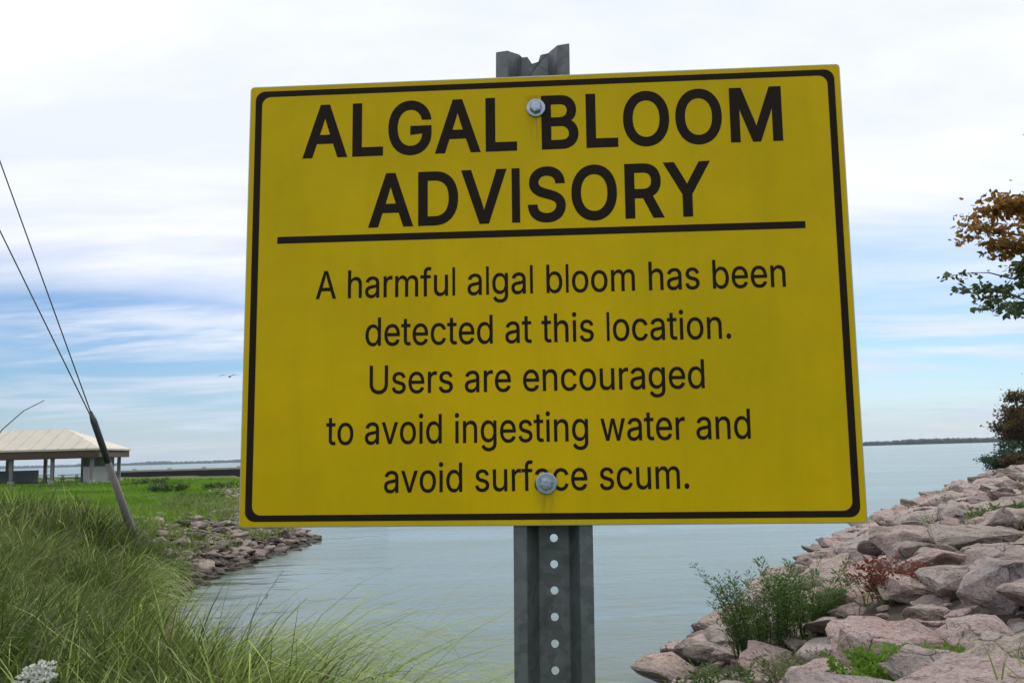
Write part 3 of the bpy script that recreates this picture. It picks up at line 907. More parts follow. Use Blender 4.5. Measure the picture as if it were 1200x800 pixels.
# near tree to the right, only the ends of its lower limbs reach into the picture
rnd = random.Random(4); rg = np.random.default_rng(91)
tx, ty = 11.4, 13.6; tz = hz(tx, ty)
tr = thing('overhanging_tree', 'tree whose leafy limbs hang in at the right edge, brown above and green below', 'tree', (tx, ty, tz))
T0 = Vector((tx, ty, tz))
bm = bmesh.new()
trunk = limb(bm, (0, 0, -0.2), (0.1, 0.1, 3.6), 0.30, 0.20, rnd, 0.02, 6)
obj('trunk', bm, M['bark'], tr, True)
bm = bmesh.new()
tips_b, tips_g, gen = [], [], []
for (px, py, D, zt, kind) in ((1140, 262, 13.0, 3.0, 'b'), (1172, 243, 13.3, 3.3, 'b'), (1152, 280, 12.6, 2.7, 'b'), (1186, 230, 13.8, 3.1, 'b'),
                              (1162, 318, 12.9, 2.6, 'g'), (1150, 344, 12.7, 2.3, 'g'), (1178, 357, 12.9, 2.2, 'g'), (1186, 300, 13.6, 2.7, 'g')):
    e = at(px, py, D) - T0
    s0 = Vector((0.05, 0.05, zt))
    mid = s0.lerp(e, 0.55) + Vector((0, 0, 0.25))
    limb(bm, s0, mid, 0.07, 0.035, rnd, 0.03, 5)
    q = limb(bm, mid, e, 0.035, 0.008, rnd, 0.04, 7)
    for t_ in range(16):
        f = rnd.uniform(0.05, 1.0) ** 0.8
        c0 = q[0].lerp(q[-1], f)
        tw = c0 + Vector((rnd.uniform(-0.4, 0.15), rnd.uniform(-0.45, 0.45), rnd.uniform(-0.07, 0.09)))
        tube(bm, [c0, c0.lerp(tw, 0.5) + Vector((0, 0, 0.02)), tw], [0.008, 0.005, 0.003], 4)
        (tips_b if kind == 'b' else tips_g).append(tw[:])
        (tips_b if kind == 'b' else tips_g).append(c0.lerp(tw, 0.6)[:])
for i in range(16):
    a = rnd.uniform(0, 6.283)
    e = Vector((1.0 + 2.6 * math.cos(a), 0.3 + 2.8 * math.sin(a), rnd.uniform(3.6, 7.4)))
    s0 = Vector((0.08, 0.08, rnd.uniform(2.6, 3.6)))
    q = limb(bm, s0, e, 0.09, 0.02, rnd, 0.05, 6)
    for t_ in range(8):
        c0 = q[rnd.randint(2, 6)]
        tw = c0 + Vector((rnd.gauss(0, 0.5), rnd.gauss(0, 0.5), rnd.gauss(0.1, 0.35)))
        tube(bm, [c0, tw], [0.015, 0.005], 4)
        gen.append(tw[:])
obj('branch', bm, M['bark'], tr, True)
for tips, n_, mt in ((tips_b, 3000, 'autumn'), (tips_g, 2100, 'limbleaf')):
    P_, D_, S_ = crown_leaves(tips, n_, (0.10, 0.10, 0.032), 0.10, rg, 0.15)
    V, F = leaves_np(P_, D_, S_, rg, 0.6)
    mesh_np('foliage', V, F, M[mt], tr, tint=np.repeat(rg.random(n_), 4),
            label='brown orange leaves' if mt == 'autumn' else 'green leaves')
P_, D_, S_ = crown_leaves(gen, 17000, (0.40, 0.40, 0.30), 0.15, rg)
V, F = leaves_np(P_, D_, S_, rg, 0.6)
mesh_np('crown', V, F, M['dkleaf'], tr, tint=np.repeat(rg.random(len(P_)), 4))


# trees on the far bend of the right bank
def tree(name, label, px, D, h, w_, lo, seed, mat='farleaf', n_=7000, leaf=0.34, group=None, off=(0, 0)):
    rnd = random.Random(seed); rg = np.random.default_rng(seed)
    p = at(px, 550, D); z = max(hz(p.x, p.y), 0.3)
    root = thing(name, label, 'tree', (p.x, p.y, z), group)
    bm = bmesh.new()
    limb(bm, (0, 0, -0.3), (off[0] * 0.4, off[1] * 0.4, h * 0.55), 0.028 * h, 0.014 * h, rnd, 0.02, 6)
    obj('trunk', bm, M['bark'], root, True)
    bm = bmesh.new(); tips = []
    for i in range(20):
        a = rnd.uniform(0, 6.283); f = rnd.uniform(0, 1)
        rr = w_ * 0.5 * math.sin(math.pi * (0.18 + 0.74 * f)) * rnd.uniform(0.45, 1.0)
        e = Vector((off[0] + rr * math.cos(a), off[1] + rr * math.sin(a), lo + (h - lo) * f))
        s0 = Vector((off[0] * 0.3, off[1] * 0.3, min(h * 0.52, max(lo * 0.5, e.z * 0.55))))
        q = limb(bm, s0, e, 0.008 * h, 0.003 * h, rnd, 0.05, 5)
        tips += [e[:], q[4][:], q[3][:]] if f < 0.8 else [e[:]]
    obj('branch', bm, M['bark'], root, True)
    s_ = w_ * 0.075
    P_, D_, S_ = crown_leaves(tips, n_, (s_, s_, s_ * 0.55), leaf, rg)
    V, F = leaves_np(P_, D_, S_, rg, 0.65)
    tt = np.clip(0.55 * value_noise(P_[:, 0] + 50, P_[:, 2] + P_[:, 1], w_ * 0.2, seed) + 0.45 * rg.random(n_), 0, 1)
    mesh_np('crown', V, F, M[mat], root, tint=np.repeat(tt, 4))
    return root


tree('shore_tree', 'dark brown green tree leaning over the water on the far bend of the right shore', 1200, 92, 7.4, 6.4, 3.0, 61, 'farleaf', 9000, 0.30, None, (0.4, 0))
tree('shore_tree', 'second dark tree behind the leaning one, cut by the right edge', 1262, 99, 11.0, 8, 2.6, 62, 'farleaf', 7000, 0.36)
tree('shore_tree', 'low spreading bush overhanging the water under the shore trees', 1194, 86, 2.6, 4.6, 0.4, 63, 'dkleaf', 6500, 0.22, None, (-0.8, 0))
tree('shore_tree', 'small bush at the waterline just beneath the spreading bush', 1193, 74, 1.5, 2.2, 0.2, 64, 'farleaf', 2500, 0.18)

for q, (px, D, s_, lab) in enumerate(((196, 62, 1.0, 'dark green low shrub on the lawn right of the leaning guard'), (236, 52, 0.8, 'dark green shrub beside the left edge of the sign above the rocks'),
                                      (172, 80, 1.1, 'shrub below the left end of the pier'), (258, 66, 0.9, 'scruffy shrub nearest the sign edge, under the pier'), (212, 40, 0.6, 'small shrub among the stones of the rocky point'))):
    p = at(px, 570, D)
    if float(sdist(np.array([p.x]), np.array([p.y]))[0]) < 0.6: continue
    plant('low_shrub', lab, 'shrub', px, D, 30, 0.62 * s_, 1.4 * s_, 0.20 * s_, 40, 'weed', 0.6, 0.55, 300 + q, 0.0, 0.02, 'shrubs on the left lawn', 1.6)

# ------------------------------------------------------------------ shelter on the left lawn
pc = at(10, 560, 88)
gz = hz(pc.x, pc.y)
sh = thing('picnic_shelter', 'open picnic shelter with a cream hipped roof and grey posts on the left lawn', 'shelter', (pc.x, pc.y, gz), rot=(0, 0, math.radians(6)))
eave, ridge, hx, hy = at(100, 526, 88).z - gz, at(20, 504, 88).z - gz, 9.6, 4.6
# roof: four slopes, each its own panel of standing-seam sheet with thickness
corn = [(-hx, -hy), (hx, -hy), (hx, hy), (-hx, hy)]
rl, rr = (-hx + 4.4, 0), (hx - 4.4, 0)
slopes = [[corn[0], corn[1], rr, rl], [corn[1], corn[2], rr], [corn[2], corn[3], rl, rr], [corn[3], corn[0], rl]]
for q in slopes:
    b_ = bmesh.new()
    up_ = [b_.verts.new((x, y, ridge if (x, y) in (rl, rr) else eave)) for x, y in q]
    dn_ = [b_.verts.new((x, y, (ridge if (x, y) in (rl, rr) else eave) - 0.16)) for x, y in q]
    b_.faces.new(up_); b_.faces.new(dn_[::-1])
    for i in range(len(q)):
        j = (i + 1) % len(q); b_.faces.new((up_[i], dn_[i], dn_[j], up_[j]))
    obj('roof_panel', b_, M['roof'], sh)
for i in range(15):
    x = -hx + 1.2 + i * (2 * hx - 2.4) / 14
    t_ = min(1.0, (hx - abs(x)) / 4.4)
    for s_ in (-1, 1):
        b_ = bmesh.new()
        e_y, e_z = s_ * (hy - 0.02), eave + 0.03
        r_y, r_z = s_ * hy * (1 - t_), eave + (ridge - eave) * t_ + 0.03
        tube(b_, [(x, e_y, e_z), (x, r_y, r_z)], [0.05, 0.05], 4); obj('roof_seam', b_, M['roof'], sh)
for (lo, hi) in (((-hx + .12, -hy + .1, eave - 0.80), (hx - .12, -hy + .3, eave - 0.17)), ((-hx + .12, hy - .3, eave - 0.80), (hx - .12, hy - .1, eave - 0.17)),
                 ((hx - .33, -hy + .32, eave - 0.78), (hx - .13, hy - .32, eave - 0.18)), ((-hx + .13, -hy + .32, eave - 0.78), (-hx + .33, hy - .32, eave - 0.18))):
    b_ = bmesh.new(); box(b_, lo, hi); obj('fascia', b_, M['brown'], sh)
for x in (-8.7, -5.2, -1.7, 1.8, 5.3, 8.7):
    for y in (-3.9, 3.9):
        b_ = bmesh.new(); box(b_, (x - .14, y - .14, -0.2), (x + .14, y + .14, eave - 0.81)); obj('post', b_, M['grey'], sh)
        b_ = bmesh.new(); box(b_, (x - .24, y - .24, -0.15), (x + .24, y + .24, 0.35)); obj('footing', b_, M['pale'], sh)
b_ = bmesh.new(); box(b_, (5.5, 2.9, -0.1), (8.5, 3.1, 2.6)); obj('rear_wall', b_, M['pale'], sh)
b_ = bmesh.new(); box(b_, (7.9, -3.7, -0.1), (8.1, 2.85, 1.5)); obj('side_wall', b_, M['pale'], sh)
b_ = bmesh.new(); box(b_, (-6, 2.9, -0.1), (1.5, 3.1, 1.3)); obj('low_wall', b_, M['pale'], sh)
b_ = bmesh.new(); box(b_, (-9, -4.2, -0.25), (9, 4.2, 0.06)); obj('floor_slab', b_, M['concrete'], sh)
for i, (x, y, lab) in enumerate(((-1.2, -1.5, 'grey picnic table under the left part of the shelter roof'), (3.2, -1.2, 'grey picnic table under the shelter roof near its middle posts'),
                                 (6.3, -2.4, 'grey picnic table at the right end of the shelter'))):
    pt = thing('picnic_table', lab, 'picnic table', sh.location + Vector((x * math.cos(0.105) - y * math.sin(0.105), x * math.sin(0.105) + y * math.cos(0.105), 0.06)),
               'picnic tables in the shelter', (0, 0, 0.105 + 0.3 * i))
    b_ = bmesh.new(); box(b_, (-.95, -.38, .72), (.95, .38, .78)); obj('table_top', b_, M['timber'], pt)
    for s_ in (-1, 1):
        b_ = bmesh.new(); box(b_, (-.95, s_ * .72 - .13, .42), (.95, s_ * .72 + .13, .47)); obj('bench', b_, M['timber'], pt)
        b_ = bmesh.new(); box(b_, (s_ * .6 - .04, -.80, .36), (s_ * .6 + .04, .80, .415))
        for t_ in (-1, 1):
            box(b_, (s_ * .6 - .035, t_ * .28 - .04, 0), (s_ * .6 + .035, t_ * .28 + .04, .355))
            box(b_, (s_ * .6 - .035, t_ * .28 - .04, .42), (s_ * .6 + .035, t_ * .28 + .04, .715))
        obj('trestle', b_, M['grey'], pt)

# ------------------------------------------------------------------ pier behind the point
pz = Vector((-43, 128, 0))
pr = thing('pier', 'low concrete pier with shade painted black on its face beyond the left lawn', 'pier', pz)
xa, xb = -14.0, 26.0
b_ = bmesh.new(); box(b_, (xa, -3, 2.27), (xb, 3, 2.50)); obj('deck', b_, M['concrete'], pr)
b_ = bmesh.new(); box(b_, (xa + .1, -3.25, 0.95), (xb - .1, -3.01, 2.26)); obj('shade_face', b_, M['pier_shade'], pr)  # dark strip: shadow of the pier face put in as colour
b_ = bmesh.new(); box(b_, (xa + .4, -3.0, 0.52), (xb - .4, 2.8, 0.93)); obj('lower_beam', b_, M['concrete'], pr)
b_ = bmesh.new(); box(b_, (xa + .6, -2.6, 0.94), (xb - .6, 2.6, 2.26)); obj('core_wall', b_, M['pier_shade'], pr)
for i in range(11):
    x = xa + 1.5 + i * 3.7
    for y in (-2.6, 2.4):
        b_ = bmesh.new(); tube(b_, [(x, y, -3.2), (x, y, 0.51)], [0.2, 0.2], 10); obj('pile', b_, M['timber'], pr, True)
for i in range(9):
    x = xa + 2 + i * 4.6
    b_ = bmesh.new(); box(b_, (x - .25, -2.9, 2.505), (x + .25, -2.5, 2.65)); obj('mooring_block', b_, M['concrete'], pr)

# ------------------------------------------------------------------ utility pole with its guy wires and guard
anchor = Vector((*at(166, 628, 25.5)[:2], 0)); anchor.z = hz(anchor.x, anchor.y) - 0.1
gtop = at(106, 482, 23.4)
Bp = Vector((-7.6, 9.6, 0)); Bp.z = hz(Bp.x, Bp.y)
up_ = thing('utility_pole', 'utility pole at left, seen as two guy wires running down to a leaning guard', 'utility pole', Bp)
e1 = at(-262, -534, 9.65); e2 = at(-262, -264, 9.65)
b_ = bmesh.new(); tube(b_, [(0, 0, -1), (0, 0, 6), (0, 0, e1.z - Bp.z + 1.0)], [0.17, 0.14, 0.11], 14); obj('pole', b_, M['timber'], up_, True)
b_ = bmesh.new(); box(b_, (-1.1, -.06, e1.z - Bp.z + .3), (1.1, .06, e1.z - Bp.z + .45)); obj('crossarm', b_, M['timber'], up_)
for a_, c_ in ((gtop, e1), (gtop.lerp(anchor, 0.09), e2)):
    b_ = bmesh.new(); tube(b_, [a_ - Bp, c_ - Bp], [0.016, 0.009], 6); obj('guy_wire', b_, M['cable'], up_, True)
mid = gtop.lerp(anchor, 0.33)
b_ = bmesh.new(); tube(b_, [gtop - Bp, gtop.lerp(anchor, 0.06) - Bp, mid - Bp], [0.04, 0.082, 0.082], 12); obj('guard_sleeve', b_, M['guard'], up_, True)
b_ = bmesh.new(); tube(b_, [mid - Bp, mid.lerp(anchor, 0.5) - Bp, anchor - Bp], [0.079, 0.10, 0.13], 12); obj('anchor_post', b_, M['timber'], up_, True)

# ------------------------------------------------------------------ gull
gp = at(269, 441, 55)
gl = thing('gull', 'tiny grey gull gliding far off beside the left edge of the sign', 'bird', gp)
b_ = bmesh.new()
tube(b_, [(0.02, -0.24, 0), (0, -0.17, 0.0), (0, -0.05, -0.01), (0, 0.10, 0), (0, 0.20, 0.01), (0, 0.26, 0.005)], [0.008, 0.035, 0.062, 0.055, 0.035, 0.008], 8)
obj('body', b_, M['gull'], gl, True)
for s_ in (-1, 1):
    b_ = bmesh.new()
    r_ = [((0.03, 0.06), (0.03, -0.10), 0.02), ((0.26, 0.10), (0.26, -0.07), 0.10), ((0.46, 0.04), (0.46, -0.09), 0.09), ((0.66, -0.08), (0.66, -0.11), 0.03)]
    tp = [[b_.verts.new((s_ * a_[0], a_[1], z_ + 0.012)), b_.verts.new((s_ * c_[0], c_[1], z_ + 0.004)), b_.verts.new((s_ * c_[0], c_[1], z_)), b_.verts.new((s_ * a_[0], a_[1], z_ - 0.006))] for a_, c_, z_ in r_]
    for a_, c_ in zip(tp, tp[1:]):
        for q in range(4): b_.faces.new((a_[q], a_[(q + 1) % 4], c_[(q + 1) % 4], c_[q]))
    b_.faces.new(tp[0]); b_.faces.new(tp[-1])
    obj('wing', b_, M['gull'], gl)
b_ = bmesh.new(); tube(b_, [(0, 0.24, 0.005), (0, 0.31, 0)], [0.010, 0.002], 5); obj('beak', b_, M['straw'], gl)

# ------------------------------------------------------------------ the sign
rv = Vector((-0.13518883, -0.06947177, 0.01619741)); tv = Vector((0.03030584, 0.04829229, -0.94012958))
RS = CAM @ Matrix.Rotation(rv.length, 3, rv.normalized())
centre = EYE + CAM @ tv
BASE = -1.86                                        # the post's foot, in the sign's own frame
foot = centre + RS @ Vector((0.008, BASE, -0.03))
sg = thing('warning_sign', 'yellow algal bloom advisory sign bolted to a perforated steel post', 'sign')
sg.matrix_world = Matrix.Translation(foot) @ RS.to_4x4()
O_ = Vector((0.008, BASE, -0.03))                   # child coordinates = sign-frame coordinates - O_


def sgo(name, bm, mat, smooth=False, parent=None, **pr_):
    for v in bm.verts: v.co -= O_
    return obj(name, bm, mat, parent or sg, smooth, **pr_)


def rrect(w_, h_, r, seg=6):
    out = []
    for cx, cy, a0 in ((w_ / 2 - r, h_ / 2 - r, 0), (-w_ / 2 + r, h_ / 2 - r, 90), (-w_ / 2 + r, -h_ / 2 + r, 180), (w_ / 2 - r, -h_ / 2 + r, 270)):
        for i in range(seg + 1):
            a = math.radians(a0 + 90 * i / seg)
            out.append((cx + r * math.cos(a), cy + r * math.sin(a)))
    return out


W_, H_ = 0.6096, 0.4572
b_ = bmesh.new()
R0 = rrect(W_, H_, 0.004, 3)
f_ = b_.faces.new([b_.verts.new((x, y, -0.0021)) for x, y in R0])
e_ = bmesh.ops.extrude_face_region(b_, geom=[f_])
for v in [g for g in e_['geom'] if isinstance(g, bmesh.types.BMVert)]: v.co.z = -0.0004
bmesh.ops.bevel(b_, geom=[e for e in b_.edges if abs(e.verts[0].co.z - e.verts[1].co.z) < 1e-6], offset=0.0003, segments=1, affect='EDGES')
sgo('sign_panel', b_, M['alu'])
b_ = bmesh.new()
b_.faces.new([b_.verts.new((x, y, 0.0)) for x, y in rrect(W_ - 0.0022, H_ - 0.0022, 0.003, 3)])
e_ = bmesh.ops.extrude_face_region(b_, geom=b_.faces[:])
for v in [g for g in e_['geom'] if isinstance(g, bmesh.types.BMVert)]: v.co.z = -0.00035
sheet_o = sgo('sheeting', b_, M['yellow'])


def ring(o_, i_, z):
    bm = bmesh.new()
    a_ = [bm.verts.new((x, y, z)) for x, y in o_]; c_ = [bm.verts.new((x, y, z)) for x, y in i_]
    for q in range(len(a_)):
        j = (q + 1) % len(a_); bm.faces.new((a_[q], a_[j], c_[j], c_[q]))
    return bm


sgo('border_line', ring(rrect(W_ - 0.0125, H_ - 0.0115, 0.010), rrect(W_ - 0.0265, H_ - 0.0240, 0.009), 0.0002), M['print'])
b_ = bmesh.new(); b_.faces.new([b_.verts.new((x, y, 0.0002)) for x, y in ((-0.272, 0.0583), (0.262, 0.0590), (0.262, 0.0662), (-0.272, 0.0655))])
sgo('divider_line', b_, M['print'])

